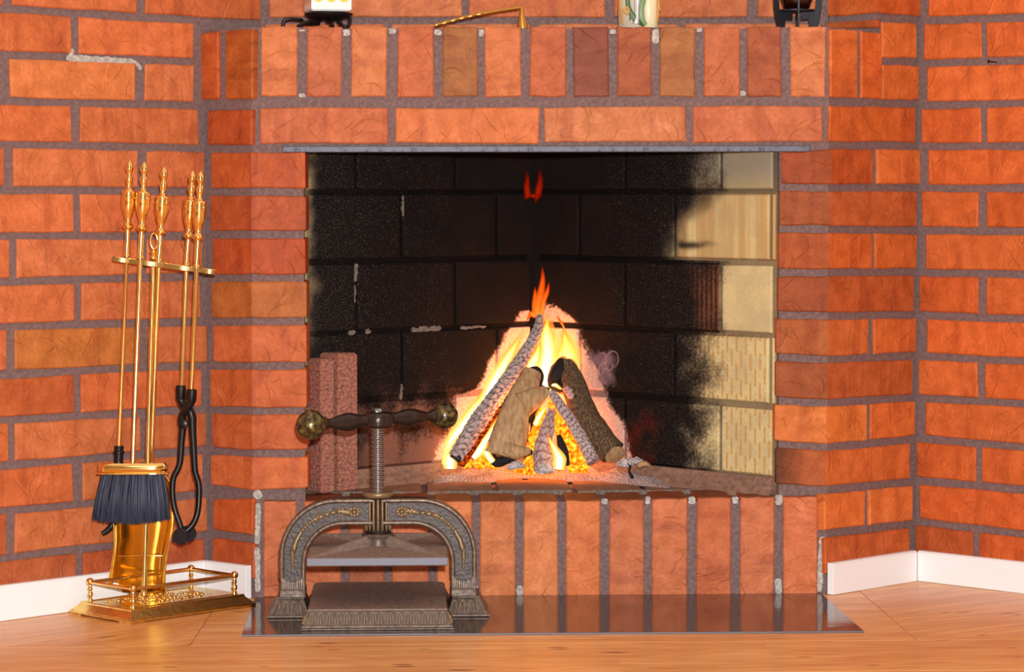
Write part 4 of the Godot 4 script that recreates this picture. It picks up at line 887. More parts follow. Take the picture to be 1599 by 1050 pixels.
	# two old bricks on end inside the left jamb
	for q in [["loose_brick", "reddish soot specked brick standing on end inside the left jamb, nearer the room", Vector2(-0.2440, -0.103), 0.410, -36.0, Vector2(0.028, 0.042)], ["loose_brick", "reddish soot specked brick standing on end behind the nearer one, against the firebox wall", Vector2(-0.2125, -0.131), 0.418, -39.0, Vector2(0.044, 0.050)]]:
		var o := thing(q[0], q[1], "brick", Vector3.ZERO, "old bricks standing in the firebox")
		st = new_st(); var w: Vector2 = q[5]; var bx := PackedVector2Array([Vector2(-w.x / 2, -w.y / 2), Vector2(w.x / 2, -w.y / 2), Vector2(w.x / 2, w.y / 2 - 0.006), Vector2(w.x / 2 - 0.006, w.y / 2), Vector2(-w.x / 2, w.y / 2)])
		var p: Vector2 = q[2]
		ext(st, bx, 0.1722, q[3], 0.004, Transform3D(Basis(UP, deg_to_rad(-q[4])) * FLAT, Vector3(p.x, 0, p.y))); build(st, "brick", M.old_brick, o)

# ------------------------------------------------------------------ fire tools
func handle(parent: Node, tip: Vector3, foot: Vector3) -> void:   # turned brass handle hanging above the rack
	var st := new_st(); var d := (tip - foot); var l := d.length() / 0.1615
	var pr := [[0, 0], [0, 7.2], [1.5, 7.2], [4, 5.8], [5, 4.9], [42, 4.4], [44, 6.6], [46.5, 9.6], [49, 9.8], [51, 8.0], [53, 6.2], [56, 5.0], [60, 5.6], [68, 8.4], [77, 11.0], [86, 12.0], [92, 12.2], [93, 12.6], [95, 12.6], [96, 11.8], [100, 11.6], [101, 12.2], [103, 12.0], [105, 10.4], [107, 6.6], [109, 4.6], [113, 4.2], [118, 5.6], [122, 6.8], [125, 6.6], [128, 5.0], [131, 4.0], [133, 4.2], [137, 6.2], [140, 6.8], [144, 6.2], [149, 3.6], [152, 1.2], [153, 0]]
	var pv := []
	for v in pr: pv.append(Vector2(v[0] * 0.001056 * l, v[1] * 0.00104))
	lathe(st, foot, d, pv, 24); build(st, "handle", M.brass, parent)

func fire_tools() -> void:
	# the stand: tray with gallery, pole, rack
	var s := thing("fire_tool_stand", "polished brass fire tool stand with a small gallery rail round its tray", "tool stand")
	var u := Vector3(0.72, 0, -0.694); var w := Vector3(0.694, 0, 0.72); var c0 := Vector3(-0.503, 0, 0.124)
	var bs := Basis(u, -w, UP)   # outline x along the wall, y away from the room
	var st := new_st()
	for k in [[0.270, 0.166, 0.002, 0.0068, 0.0015], [0.264, 0.160, 0.006, 0.0085, 0.001], [0.2615, 0.1575, -0.004, 0.0200, 0.0118], [0.2420, 0.138, 0.0165, 0.0215, 0.0012]]: ext(st, rect2(k[0], k[1]), k[2], k[3], k[4], Transform3D(bs, c0))
	build(st, "tray", M.brass_worn, s)
	for q in [[-1, -1], [1, -1], [1, 1], [-1, 1]]:
		st = new_st(); ext(st, PackedVector2Array([Vector2(-0.03 * q[0], 0), Vector2(0, 0), Vector2(0, -0.03 * q[1]), Vector2(-0.008 * q[0], -0.022 * q[1]), Vector2(-0.022 * q[0], -0.008 * q[1])]), 0.0, 0.0025, 0, Transform3D(bs, c0 + u * 0.133 * q[0] - w * 0.081 * q[1])); build(st, "foot", M.brass_worn, s)
	st = new_st(); var g := RandomNumberGenerator.new(); g.seed = 8
	for k in 90:   # cast relief of the tray's well
		var p := c0 + u * g.randf_range(-0.085, 0.085) + w * g.randf_range(-0.038, 0.038) + UP * 0.0218
		ball(st, p, g.randf_range(0.002, 0.0055), 8, Vector3(1, 0.42, 1))
	ext(st, rect2(0.225, 0.004), 0.0215, 0.0228, 0.0004, Transform3D(bs, c0 + w * 0.058)); ext(st, rect2(0.225, 0.004), 0.0215, 0.0228, 0.0004, Transform3D(bs, c0 - w * 0.058))
	build(st, "relief", M.brass_worn, s)
	var posts := []
	for q in [[-1, -1], [1, -1], [1, 1], [-1, 1]]:
		var p: Vector3 = c0 + u * 0.1085 * q[0] + w * 0.0575 * q[1] + UP * 0.0213
		st = new_st(); lathe(st, p, UP, [Vector2(0, 0), Vector2(0, 0.0042), Vector2(0.003, 0.0044), Vector2(0.006, 0.0026), Vector2(0.0095, 0.0046), Vector2(0.0125, 0.0052), Vector2(0.016, 0.0036), Vector2(0.018, 0.0028), Vector2(0.021, 0.0046), Vector2(0.0235, 0.0034), Vector2(0.027, 0.0030), Vector2(0.029, 0.0055), Vector2(0.032, 0.0068), Vector2(0.0352, 0.0064), Vector2(0.0382, 0.0036), Vector2(0.0392, 0)], 16)
		build(st, "gallery_post", M.brass, s); posts.append(p + UP * 0.0318)
	for i in 4:
		st = new_st(); rod(st, posts[i], posts[(i + 1) % 4], 0.0031, -1, 10); build(st, "gallery_rail", M.brass, s)
	var foot: Vector3 = Vector3(-0.5363, 0.0269, 0.112); var top: Vector3 = Vector3(-0.5152, 0.5857, 0.112)
	foot.y = 0.0215
	st = new_st(); lathe(st, foot, top - foot, [Vector2(0, 0), Vector2(0, 0.009), Vector2(0.004, 0.0085), Vector2(0.008, 0.0052), Vector2(0.012, 0.0043), Vector2(foot.distance_to(top), 0.0043), Vector2(foot.distance_to(top), 0)], 16); build(st, "pole", M.brass, s)
	st = new_st(); var d := (top - foot).normalized()
	lathe(st, top + d * 0.006, d, [Vector2(0, 0), Vector2(0, 0.0062), Vector2(0.004, 0.0050), Vector2(0.007, 0.0038), Vector2(0.011, 0.0064), Vector2(0.015, 0.0042), Vector2(0.017, 0.0022), Vector2(0.018, 0)], 14)
	var rc := top + d * 0.036; var loop := []
	for i in 25: loop.append(rc + Vector3(0.0058 * sin(TAU * i / 24.0), -0.0135 * cos(TAU * i / 24.0), 0))
	tube(st, loop, [0.0022, 0.0022], 8); build(st, "ring_finial", M.brass, s)
	# rack: a lobed bar, slightly tipped to the right
	var a: Vector3 = Vector3(-0.5824, 0.5923, 0.112); var b2: Vector3 = Vector3(-0.4115, 0.5692, 0.112); var rx := (b2 - a).normalized(); var ry := Vector3(0, 0, -1); var len := a.distance_to(b2)
	var outl := PackedVector2Array(); var back := PackedVector2Array()
	for i in 49:
		var f := i / 48.0; var hw := 0.011 + 0.0042 * absf(cos(f * PI * 3.0)) - 0.004 * pow(absf(f - 0.5) * 2, 8)
		outl.append(Vector2(f * len, -hw)); back.append(Vector2(f * len, hw))
	back.reverse(); outl.append_array(back)
	st = new_st(); ext(st, outl, -0.0045, 0.0045, 0.0010, Transform3D(Basis(rx, ry, rx.cross(ry)), a)); build(st, "rack", M.brass, s)
	var h0 := 0.0035
	# poker
	var t := thing("poker", "brass handled poker with black iron end, hanging leftmost on the rack", "fire tool", Vector3.ZERO, "tools hanging on the brass stand")
	handle(t, Vector3(-0.5525, 0.7571, 0.118), Vector3(-0.5588, 0.5956, 0.118))
	st = new_st(); rod(st, Vector3(-0.5588, 0.5945, 0.118), Vector3(-0.5761, 0.273, 0.108), 0.0036); build(st, "rod", M.brass, t)
	st = new_st(); lathe(st, Vector3(-0.5774, 0.2458, 0.106), Vector3(-0.576, 0.2772, 0.106) - Vector3(-0.5774, 0.2458, 0.106), [Vector2(0, 0), Vector2(0, 0.0078), Vector2(0.017, 0.0080), Vector2(0.018, 0.0094), Vector2(0.0215, 0.0094), Vector2(0.023, 0.0078), Vector2(0.030, 0.0084), Vector2(0.031, 0.006), Vector2(0.031, 0)], 16); build(st, "ferrule", M.iron, t)
	st = new_st(); tube(st, smooth_path([Vector3(-0.5774, 0.249, 0.106), Vector3(-0.5809, 0.1965, 0.102), Vector3(-0.5838, 0.157, 0.098), Vector3(-0.5893, 0.1419, 0.099), Vector3(-0.5975, 0.1327, 0.103), Vector3(-0.6057, 0.1278, 0.107)], 6), [0.0060, 0.0055, 0.0055, 0.0055, 0.0050, 0.0038], 10); build(st, "hook", M.iron, t)
	# brush
	t = thing("hearth_brush", "brass hearth brush with blue black bristles, second from the left on the rack", "fire tool", Vector3.ZERO, "tools hanging on the brass stand")
	handle(t, Vector3(-0.5274, 0.7549, 0.124), Vector3(-0.5358, 0.5925, 0.124))
	st = new_st(); rod(st, Vector3(-0.5359, 0.5914, 0.124), Vector3(-0.5479, 0.2498, 0.158), 0.0039); build(st, "rod", M.brass, t)
	var l: Vector3 = Vector3(-0.6062, 0.2439, 0.16); var r: Vector3 = Vector3(-0.4893, 0.2433, 0.16); var mid := (l + r) / 2; var cw := l.distance_to(r)
	var cap := PackedVector2Array()
	for i in 32:
		var q := TAU * i / 32.0; cap.append(Vector2(signf(cos(q)) * pow(absf(cos(q)), 0.45) * cw / 2, sin(q) * 0.0165))
	st = new_st(); ext(st, cap, -0.0075, 0.0095, 0.0045, Transform3D(FLAT, mid), true); ext(st, cap, -0.0088, -0.006, 0.0006, Transform3D(FLAT.scaled(Vector3(1.04, 1, 1.04)), mid)); build(st, "cap", M.brass, t)
	st = new_st(); g.seed = 3
	for k in 900:
		var fx := g.randf_range(-1, 1); var fz := sqrt(g.randf()) * (1.0 if g.randf() < 0.7 else -1.0)
		var q0 := mid + Vector3(fx * cw * 0.435, -0.006, fz * 0.0125 * sqrt(1 - fx * fx * 0.8))
		var q1 := mid + Vector3(fx * cw * 0.548 - 0.0035 + g.randf_range(-0.002, 0.002), -0.086 + g.randf_range(-0.004, 0.003) - 0.003 * cos(fx * 2.5), fz * 0.021 * sqrt(1 - fx * fx * 0.8))
		tube(st, [q0, (q0 + q1) / 2 + Vector3(fx * 0.0008, 0, fz * 0.0015), q1], [0.0011, 0.0011, 0.0005], 4, Vector3.ZERO, 1.0, false)
	var br := build(st, "bristles", M.bristle, t); br.set_meta("kind", "stuff")
	# shovel
	t = thing("ash_shovel", "shiny brass shovel with raised curved sides, hanging behind the pole", "fire tool", Vector3.ZERO, "tools hanging on the brass stand")
	handle(t, Vector3(-0.4952, 0.7464, 0.116), Vector3(-0.5057, 0.5868, 0.116))
	st = new_st(); rod(st, Vector3(-0.5057, 0.5857, 0.116), Vector3(-0.5251, 0.2217, 0.086), 0.0040); build(st, "rod", M.brass, t)
	st = new_st(); var rows := []
	for v in [[Vector3(-0.5402, 0.2294, 0.086), Vector3(-0.5099, 0.227, 0.086), 0.008], [Vector3(-0.5577, 0.2141, 0.0848), Vector3(-0.4972, 0.2116, 0.0848), 0.013], [Vector3(-0.5754, 0.1889, 0.0829), Vector3(-0.4911, 0.1862, 0.0829), 0.014], [Vector3(-0.5824, 0.1614, 0.0808), Vector3(-0.4915, 0.1587, 0.0808), 0.0145], [Vector3(-0.5828, 0.1372, 0.0789), Vector3(-0.4924, 0.1344, 0.0789), 0.0145], [Vector3(-0.5827, 0.1118, 0.077), Vector3(-0.4988, 0.1091, 0.077), 0.014], [Vector3(-0.5859, 0.0864, 0.0751), Vector3(-0.5046, 0.0837, 0.0751), 0.013], [Vector3(-0.5907, 0.0599, 0.073), Vector3(-0.5077, 0.0571, 0.073), 0.012], [Vector3(-0.5954, 0.0378, 0.0713), Vector3(-0.5086, 0.0349, 0.0713), 0.01], [Vector3(-0.6, 0.0223, 0.0702), Vector3(-0.5088, 0.0194, 0.0702), 0.006]]:
		rows.append(v)
	var gridf := []; var gridb := []
	for v in rows:
		var vl: Vector3 = v[0]; var vr: Vector3 = v[1]
		var rf := []; var rb := []
		for k in 13:
			var f := k / 12.0; var e := absf(f - 0.5) * 2; var lift: float = v[2] * 1.6 * pow(e, 5)
			var ang := Vector3(0.35 * (f - 0.5) * 0.02, 0, 0)
			var p = vl.lerp(vr, f) + ang + Vector3(0, 0, lift - 0.004) + Vector3(0, 0, -0.025) * (f - 0.2)
			rf.append(p); rb.append(p + Vector3(0, 0, -0.0016))
		gridf.append(rf); gridb.append(rb)
	st.set_smooth_group(1)
	for i in gridf.size() - 1:
		for k in 12:
			quad(st, gridf[i + 1][k], gridf[i + 1][k + 1], gridf[i][k + 1], gridf[i][k]); quad(st, gridb[i + 1][k + 1], gridb[i + 1][k], gridb[i][k], gridb[i][k + 1])
		quad(st, gridb[i + 1][0], gridf[i + 1][0], gridf[i][0], gridb[i][0]); quad(st, gridf[i + 1][12], gridb[i + 1][12], gridb[i][12], gridf[i][12])
	for k in 12:
		quad(st, gridb[-1][k], gridb[-1][k + 1], gridf[-1][k + 1], gridf[-1][k]); quad(st, gridf[0][k], gridf[0][k + 1], gridb[0][k + 1], gridb[0][k])
	build(st, "blade", M.brass_worn_smooth, t)
	for sd in [0, 12]:
		var rim := []
		for i in gridf.size(): rim.append(gridf[i][sd] + Vector3(0, 0, -0.0008))
		st = new_st(); tube(st, smooth_path(rim, 3), [0.0016, 0.0016], 8); build(st, "rim", M.brass, t)
	st = new_st(); tube(st, [gridf[6][1] + Vector3(0, 0, 0.0008), gridf[6][6] + Vector3(0, 0, 0.001), gridf[6][11] + Vector3(0, 0, 0.0008)], [0.0012, 0.0012], 6); build(st, "crease", M.brass, t)
	# tongs
	t = thing("fire_tongs", "black iron fire tongs on two brass rods, rightmost on the rack", "fire tool", Vector3.ZERO, "tools hanging on the brass stand")
	handle(t, Vector3(-0.4492, 0.74, 0.098), Vector3(-0.4612, 0.5797, 0.098)); handle(t, Vector3(-0.434, 0.7388, 0.122), Vector3(-0.4422, 0.5772, 0.122))
	st = new_st(); rod(st, Vector3(-0.4612, 0.5786, 0.098), Vector3(-0.4703, 0.3736, 0.1), 0.0040); build(st, "rod", M.brass, t)
	st = new_st(); rod(st, Vector3(-0.4422, 0.5761, 0.122), Vector3(-0.4528, 0.3683, 0.118), 0.0040); build(st, "rod", M.brass, t)
	for q in [[Vector3(-0.4719, 0.3779, 0.1), Vector3(-0.4721, 0.3541, 0.1), Vector3(-0.4665, 0.3435, 0.104), Vector3(-0.4562, 0.3355, 0.112), Vector3(-0.452, 0.3225, 0.112)], [Vector3(-0.4522, 0.3727, 0.118), Vector3(-0.4535, 0.3522, 0.118), Vector3(-0.4591, 0.3412, 0.116), Vector3(-0.4684, 0.3287, 0.108), Vector3(-0.4708, 0.3156, 0.106)]]:
		st = new_st(); lathe(st, q[1], q[0] - q[1], [Vector2(0, 0), Vector2(0, 0.0078), Vector2(0.002, 0.0088), Vector2(q[0].distance_to(q[1]) - 0.002, 0.0088), Vector2(q[0].distance_to(q[1]), 0.007), Vector2(q[0].distance_to(q[1]), 0)], 16)
		tube(st, smooth_path([q[1] + (q[0] - q[1]) * 0.2, q[1], q[2], q[3], q[4]], 5), [0.0085, 0.0080, 0.0065, 0.0065, 0.0070, 0.0075], 12); build(st, "socket", M.iron, t)
	for q in [[Vector3(-0.4697, 0.321, 0.106), Vector3(-0.4685, 0.3114, 0.108), Vector3(-0.4709, 0.2833, 0.108), Vector3(-0.4745, 0.2454, 0.108), Vector3(-0.4854, 0.2205, 0.108), Vector3(-0.4866, 0.1915, 0.11), Vector3(-0.4823, 0.1667, 0.112), Vector3(-0.4759, 0.1485, 0.114), Vector3(-0.4705, 0.1324, 0.116)], [Vector3(-0.452, 0.3247, 0.112), Vector3(-0.4521, 0.3074, 0.112), Vector3(-0.4503, 0.2727, 0.112), Vector3(-0.4484, 0.2348, 0.112), Vector3(-0.4422, 0.2109, 0.112), Vector3(-0.4423, 0.1808, 0.114), Vector3(-0.4454, 0.1596, 0.118), Vector3(-0.4529, 0.1436, 0.12), Vector3(-0.4646, 0.1321, 0.122)]]:
		st = new_st(); tube(st, smooth_path(q, 6), [0.0075, 0.0068, 0.0056, 0.0054, 0.0052, 0.0050, 0.0050, 0.0050, 0.0054], 12); build(st, "arm", M.iron, t)
	for q in [[286, 742], [270, 770], [276, 792]]: pass
	st = new_st(); var hc: Vector3 = Vector3(-0.467, 0.314, 0.113); lathe(st, hc, Vector3(-0.35, 0, 1), [Vector2(0, 0), Vector2(0, 0.0085), Vector2(0.004, 0.0085), Vector2(0.006, 0.005), Vector2(0.0068, 0)], 16); build(st, "rivet", M.iron, t)
	for q in [[Vector3(-0.4709, 0.1248, 0.124), Vector3(-0.25, -0.05, 1)], [Vector3(-0.4621, 0.1278, 0.114), Vector3(0.35, -0.05, 1)]]:
		st = new_st(); lathe(st, q[0] - Vector3(0, 0, 0.004), q[1], [Vector2(0, 0), Vector2(0, 0.0125), Vector2(0.002, 0.0142), Vector2(0.006, 0.0142), Vector2(0.008, 0.0125), Vector2(0.0083, 0)], 20); build(st, "gripping_pad", M.iron_shine, t)

# ------------------------------------------------------------------ the book press
func book_press() -> void:
	var o := thing("book_press", "antique cast iron book press with ball ended screw handle on the metal plate", "book press")
	var zc := 0.2; var xc := -0.1395
	# base block
	var bz0 := 0.035; var bz1 := 0.366
	var base := node("base", o)
	var st := new_st(); var tx := 0.1165
	for k in [[0.1225, bz1 + 0.002, 0.0025, 0.0055, 0.0008], [0.1205, bz1, 0.0055, 0.0105, 0.0012]]: plan(st, [Vector2(xc - k[0], bz0), Vector2(xc + k[0], bz0), Vector2(xc + k[0], k[1]), Vector2(xc - k[0], k[1])], k[2], k[3], k[4])
	# sloping sides up to the table
	var lo := [Vector3(xc - 0.1185, 0.0105, bz1 - 0.002), Vector3(xc + 0.1185, 0.0105, bz1 - 0.002), Vector3(xc + 0.1185, 0.0105, bz0), Vector3(xc - 0.1185, 0.0105, bz0)]
	var hi := [Vector3(xc - 0.1095, 0.0305, bz1 - 0.015), Vector3(xc + 0.1095, 0.0305, bz1 - 0.015), Vector3(xc + 0.1095, 0.0305, bz0 + 0.01), Vector3(xc - 0.1095, 0.0305, bz0 + 0.01)]
	for i in 4: quad(st, lo[i], lo[(i + 1) % 4], hi[(i + 1) % 4], hi[i])
	build(st, "plinth", M.cast, base)
	st = new_st(); var tab := PackedVector2Array()
	for q in [[xc + tx - 0.0035, 0.014, 0.018], [xc + tx - 0.0035, -(bz1 - 0.026), 0.006], [xc - tx + 0.0035, -(bz1 - 0.026), 0.006], [xc - tx + 0.0035, 0.014, 0.018]]: pass
	tab = PackedVector2Array([Vector2(xc - 0.112, -0.348), Vector2(xc + 0.112, -0.348), Vector2(xc + 0.112, -0.060), Vector2(xc + 0.108, -0.046), Vector2(xc + 0.096, -0.040), Vector2(xc - 0.096, -0.040), Vector2(xc - 0.108, -0.046), Vector2(xc - 0.112, -0.060)])
	ext(st, tab, 0.0300, 0.0335, 0.0012, Transform3D(FLAT, Vector3.ZERO)); build(st, "table", M.cast_dust, base)
	# row of palmettes on the sloping front
	var leaf: MeshInstance3D
	for i in 16:
		var f := (i + 0.5) / 16.0; var x := lerpf(xc - 0.1115, xc + 0.1115, f); var at := Vector3(x, 0.0112, bz1 - 0.0018)
		if leaf == null:
			st = new_st(); var ar := []
			for k in 13:
				var q := -1.0 + 2.0 * k / 12.0; var hgt := 0.0175 * (1.0 - pow(absf(q), 2.4)); ar.append(Vector3(0.0052 * q, hgt, -hgt * 0.60 + 0.0006))
			tube(st, ar, [0.0011, 0.0012, 0.0013, 0.0012, 0.0011], 6); tube(st, [Vector3(0, 0, 0.0006), Vector3(0, 0.007, -0.0036), Vector3(0, 0.0145, -0.0082)], [0.0016, 0.0014, 0.0005], 6)
			leaf = build(st, "palmette", M.gilt_dark, base); leaf.position = at
		else: again(leaf, "palmette", base, Transform3D(Basis.IDENTITY, at))
	for s in [-1, 1]:   # sloping end leaves
		st = new_st(); var ex: float = xc + s * 0.1165
		tube(st, smooth_path([Vector3(ex + s * 0.003, 0.0108, bz1 - 0.008), Vector3(ex - s * 0.0005, 0.020, bz1 - 0.014), Vector3(ex - s * 0.0055, 0.029, bz1 - 0.019)], 4), [0.0024, 0.0036, 0.0012], 8); build(st, "end_leaf", M.gilt, base)
	# spreading feet left and right
	for s in [-1, 1]:
		var foot := node("foot", o); var fx: float = xc + s * 0.1455
		st = new_st(); var f0 := [Vector2(-0.0375, 0.115), Vector2(0.0325, 0.115), Vector2(0.0325, 0.238), Vector2(-0.0375, 0.238)]; var f1 := [Vector2(-0.0225, 0.125), Vector2(0.0225, 0.125), Vector2(0.0225, 0.218), Vector2(-0.0225, 0.218)]
		if s > 0:
			f0 = [Vector2(-0.0325, 0.115), Vector2(0.0375, 0.115), Vector2(0.0375, 0.238), Vector2(-0.0325, 0.238)]
		plan(st, [Vector2(fx + f0[0].x, f0[0].y), Vector2(fx + f0[1].x, f0[1].y), Vector2(fx + f0[2].x, f0[2].y), Vector2(fx + f0[3].x, f0[3].y)], 0.0024, 0.0075, 0.0015)
		for i in 4:
			var i2 := (i + 1) % 4
			var a := Vector3(fx + f0[i].x * 0.95, 0.0075, f0[i].y); var b2 := Vector3(fx + f0[i2].x * 0.95, 0.0075, f0[i2].y); var c2 := Vector3(fx + f1[i2].x, 0.0315, f1[i2].y); var d := Vector3(fx + f1[i].x, 0.0315, f1[i].y)
			quad(st, b2, a, d, c2)
		plan(st, [Vector2(fx + f1[0].x, f1[0].y), Vector2(fx + f1[1].x, f1[1].y), Vector2(fx + f1[2].x, f1[2].y), Vector2(fx + f1[3].x, f1[3].y)], 0.0310, 0.0345, 0.001)
		build(st, "block", M.cast, foot)
		for k in 4:
			st = new_st(); var px: float = lerpf(-0.024, 0.024, k / 3.0); var ar := []
			for q2 in 9:
				var q: float = -1.0 + 2.0 * q2 / 8.0; var hgt: float = 0.0185 * (1.0 - pow(absf(q), 2.2)); ar.append(Vector3(fx + px * (1.0 - hgt * 12.0) + 0.0055 * q, 0.0095 + hgt, 0.2375 - hgt * 0.80))
			tube(st, ar, [0.0013, 0.0014, 0.0013], 6); build(st, "foot_leaf", M.gilt_dark, foot)
	# arched frame: recessed web, raised rims, relief
	var arch := node("arch", o)
	var yo := 0.1958; var yi := 0.1545; var xo := 0.1612; var xi := 0.1212; var y0 := 0.0335; var ro := 0.092; var ri := 0.064
	var out := PackedVector2Array([Vector2(xo, y0)]); var inn := PackedVector2Array([Vector2(xi, y0)])
	for i in 13:
		var q := PI / 2 * i / 12.0
		out.append(Vector2(xo - ro + ro * cos(q), yo - ro + ro * sin(q))); inn.append(Vector2(xi - ri + ri * cos(q), yi - ri + ri * sin(q)))
	var left_o := out.duplicate(); left_o.reverse(); var left_i := inn.duplicate(); left_i.reverse()
	var poly := PackedVector2Array(); var rim_o := PackedVector2Array(); var rim_i := PackedVector2Array()
	for v in out: rim_o.append(v)
	for v in left_o: rim_o.append(Vector2(-v.x, v.y))
	for v in inn: rim_i.append(v)
	for v in left_i: rim_i.append(Vector2(-v.x, v.y))
	poly.append_array(rim_o); var ri2 := rim_i.duplicate(); ri2.reverse(); poly.append_array(ri2)
	st = new_st(); ext(st, poly, zc - 0.024, zc + 0.016, 0.001, Transform3D(Basis.IDENTITY, Vector3(xc, 0, 0)), false); build(st, "web", M.cast_dark, arch)
	for rm in [[rim_o, -1.0], [rim_i, 1.0]]:
		st = new_st(); var pts := []
		for v in rm[0]: pts.append(Vector3(xc + v.x, v.y, zc + 0.0165))
		# move the rim inside the web's edge
		var inside := []
		for i in pts.size():
			var dd: Vector3 = (pts[mini(i + 1, pts.size() - 1)] - pts[maxi(i - 1, 0)]).normalized(); inside.append(pts[i] + Vector3(-dd.y, dd.x, 0) * 0.0022 * -rm[1])
		inside[0].y = 0.066; inside[-1].y = 0.066
		tube(st, inside, [0.0040, 0.0040], 10, Vector3(0, 0, 1), 0.9); build(st, "rim", M.cast_edge, arch)
	for s in [-1, 1]:   # fluted foot of each leg and its plinth
		var lx: float = xc + s * 0.1412
		st = new_st()
		ext(st, PackedVector2Array([Vector2(-0.0202, 0.0335), Vector2(0.0202, 0.0335), Vector2(0.0202, 0.068), Vector2(0.0165, 0.0700), Vector2(0.0125, 0.0640), Vector2(0.007, 0.0605), Vector2(0.0, 0.0594), Vector2(-0.007, 0.0605), Vector2(-0.0125, 0.0640), Vector2(-0.0165, 0.0700), Vector2(-0.0202, 0.068)]), zc + 0.010, zc + 0.0195, 0.001, Transform3D(Basis.IDENTITY, Vector3(lx, 0, 0)))
		box(st, Vector3(lx, 0.0405, zc - 0.002), Vector3(0.0425, 0.0130, 0.052), 0.0015); build(st, "leg_base", M.cast, arch)
		for k in 5:
			st = new_st(); var px := lx + lerpf(-0.0145, 0.0145, k / 4.0); tube(st, [Vector3(px, 0.0475, zc + 0.0193), Vector3(px, 0.054, zc + 0.0196), Vector3(px, 0.0600 + 0.0024 * absf(k - 2), zc + 0.0192)], [0.0017, 0.0019, 0.0009], 6); build(st, "flute", M.gilt_dark, arch)
	var g := RandomNumberGenerator.new(); g.seed = 77
	for s in [-1, 1]:   # festoon of flowers, beads and a hanging stem
		st = new_st()
		var path := []
		var cx := (xo + xi) / 2 - 0.078; var rr := 0.078
		for i in 41:
			var f := i / 40.0
			if f < 0.42: path.append(Vector3(xc + s * lerpf(0.034, 0.0632, f / 0.42), 0.1752, zc + 0.0165))
			else:
				var q := PI / 2 * (1.0 - (f - 0.42) / 0.58); path.append(Vector3(xc + s * (cx + rr * cos(q)), 0.1752 - rr + rr * sin(q), zc + 0.0165))
		for k in 9:
			var q := TAU * k / 8.0; ball(st, path[3] + Vector3(cos(q) * 0.0072, sin(q) * 0.0062, 0.0) * (0.0 if k == 8 else 1.0), 0.0036, 8, Vector3(1, 1, 0.7))
		for i in range(9, 26, 2): ball(st, path[i] + Vector3(g.randf_range(-0.001, 0.001), g.randf_range(-0.002, 0.002), 0), g.randf_range(0.0048, 0.0068) * (1.0 - i * 0.013), 8, Vector3(1.35, 0.9, 0.65))
		for i in range(8, 24, 3): ball(st, path[i] + Vector3(0, g.randf_range(0.003, 0.005) * (1 if i % 2 == 0 else -1), -0.001), 0.0028, 7, Vector3(1.2, 0.9, 0.6))
		for i in range(24, 34): ball(st, path[i], 0.0033, 8, Vector3(1, 1, 0.7))
		for k in 12: ball(st, path[23] + Vector3(cos(TAU * k / 12) * 0.0048, sin(TAU * k / 12) * 0.0048, 0), 0.0016, 6)
		var tail := [path[31], path[34], path[37], Vector3(xc + s * 0.1412, 0.110, zc + 0.0165), Vector3(xc + s * 0.1412, 0.088, zc + 0.0165)]
		tube(st, smooth_path(tail, 4), [0.0028, 0.0044, 0.0050, 0.0040, 0.0022], 8); ball(st, Vector3(xc + s * 0.1412, 0.0825, zc + 0.0165), 0.0034, 8)
		build(st, "festoon", M.gilt, arch)
	# threaded boss
	var boss := node("boss", o)
	st = new_st(); lathe(st, Vector3(xc, 0.128, zc), UP, [Vector2(0, 0), Vector2(0, 0.0165), Vector2(0.003, 0.0195), Vector2(0.006, 0.0215), Vector2(0.008, 0.0195), Vector2(0.011, 0.0205), Vector2(0.067, 0.0215), Vector2(0.070, 0.0235), Vector2(0.0725, 0.0258), Vector2(0.076, 0.0262), Vector2(0.0785, 0.0245), Vector2(0.079, 0.012), Vector2(0.079, 0)], 28); build(st, "barrel", M.cast_dark, boss)
	st = new_st(); lathe(st, Vector3(xc, 0.198, zc), UP, [Vector2(0, 0.0215), Vector2(0.0, 0.0240), Vector2(0.0025, 0.0262), Vector2(0.0060, 0.0266), Vector2(0.0088, 0.0248), Vector2(0.0094, 0.012)], 28); build(st, "flange", M.gilt, boss)
	for k in 9:
		var q := PI * (k + 0.5) / 9.0; st = new_st(); var px := Vector3(xc + cos(q) * 0.0212, 0, zc + sin(q) * 0.0212)
		tube(st, [px + UP * 0.143, px + UP * 0.150, px + UP * 0.170, px + UP * 0.192, px + UP * 0.1965], [0.0009, 0.0021, 0.0022, 0.0021, 0.0009], 7); build(st, "reed", M.gilt, boss)
	# screw with a visible thread
	var scr := node("screw", o)
	st = new_st(); rod(st, Vector3(xc, 0.112, zc), Vector3(xc, 0.333, zc), 0.0092, -1, 18)
	var hx := []
	for i in 15 * 18 + 1: hx.append(Vector3(xc + cos(TAU * i / 18.0) * 0.0094, 0.2055 + 0.0083 * i / 18.0 * 0.89, zc + sin(TAU * i / 18.0) * 0.0094))
	tube(st, hx, [0.0024, 0.0024], 6); build(st, "thread", M.screw, scr)
	st = new_st(); box(st, Vector3(xc + 0.001, 0.3385, zc), Vector3(0.013, 0.016, 0.013), 0.0015); build(st, "square_end", M.cast_bar, scr)
	# handle bar with its two balls
	var hb := node("handle_bar", o)
	var lb: Vector3 = Vector3(-0.2475, 0.3243, 0.268); var rb: Vector3 = Vector3(-0.0277, 0.3275, 0.132); var hm := Vector3(xc + 0.001, 0, zc); hm.y = lerpf(lb.y, rb.y, 0.5) + 0.001
	st = new_st(); lathe(st, hm + Vector3(0, -0.0125, 0), UP, [Vector2(0, 0.009), Vector2(0, 0.0215), Vector2(0.003, 0.0255), Vector2(0.012, 0.0270), Vector2(0.021, 0.0258), Vector2(0.0245, 0.022), Vector2(0.0255, 0.009)], 28); build(st, "hub", M.cast_bar, hb)
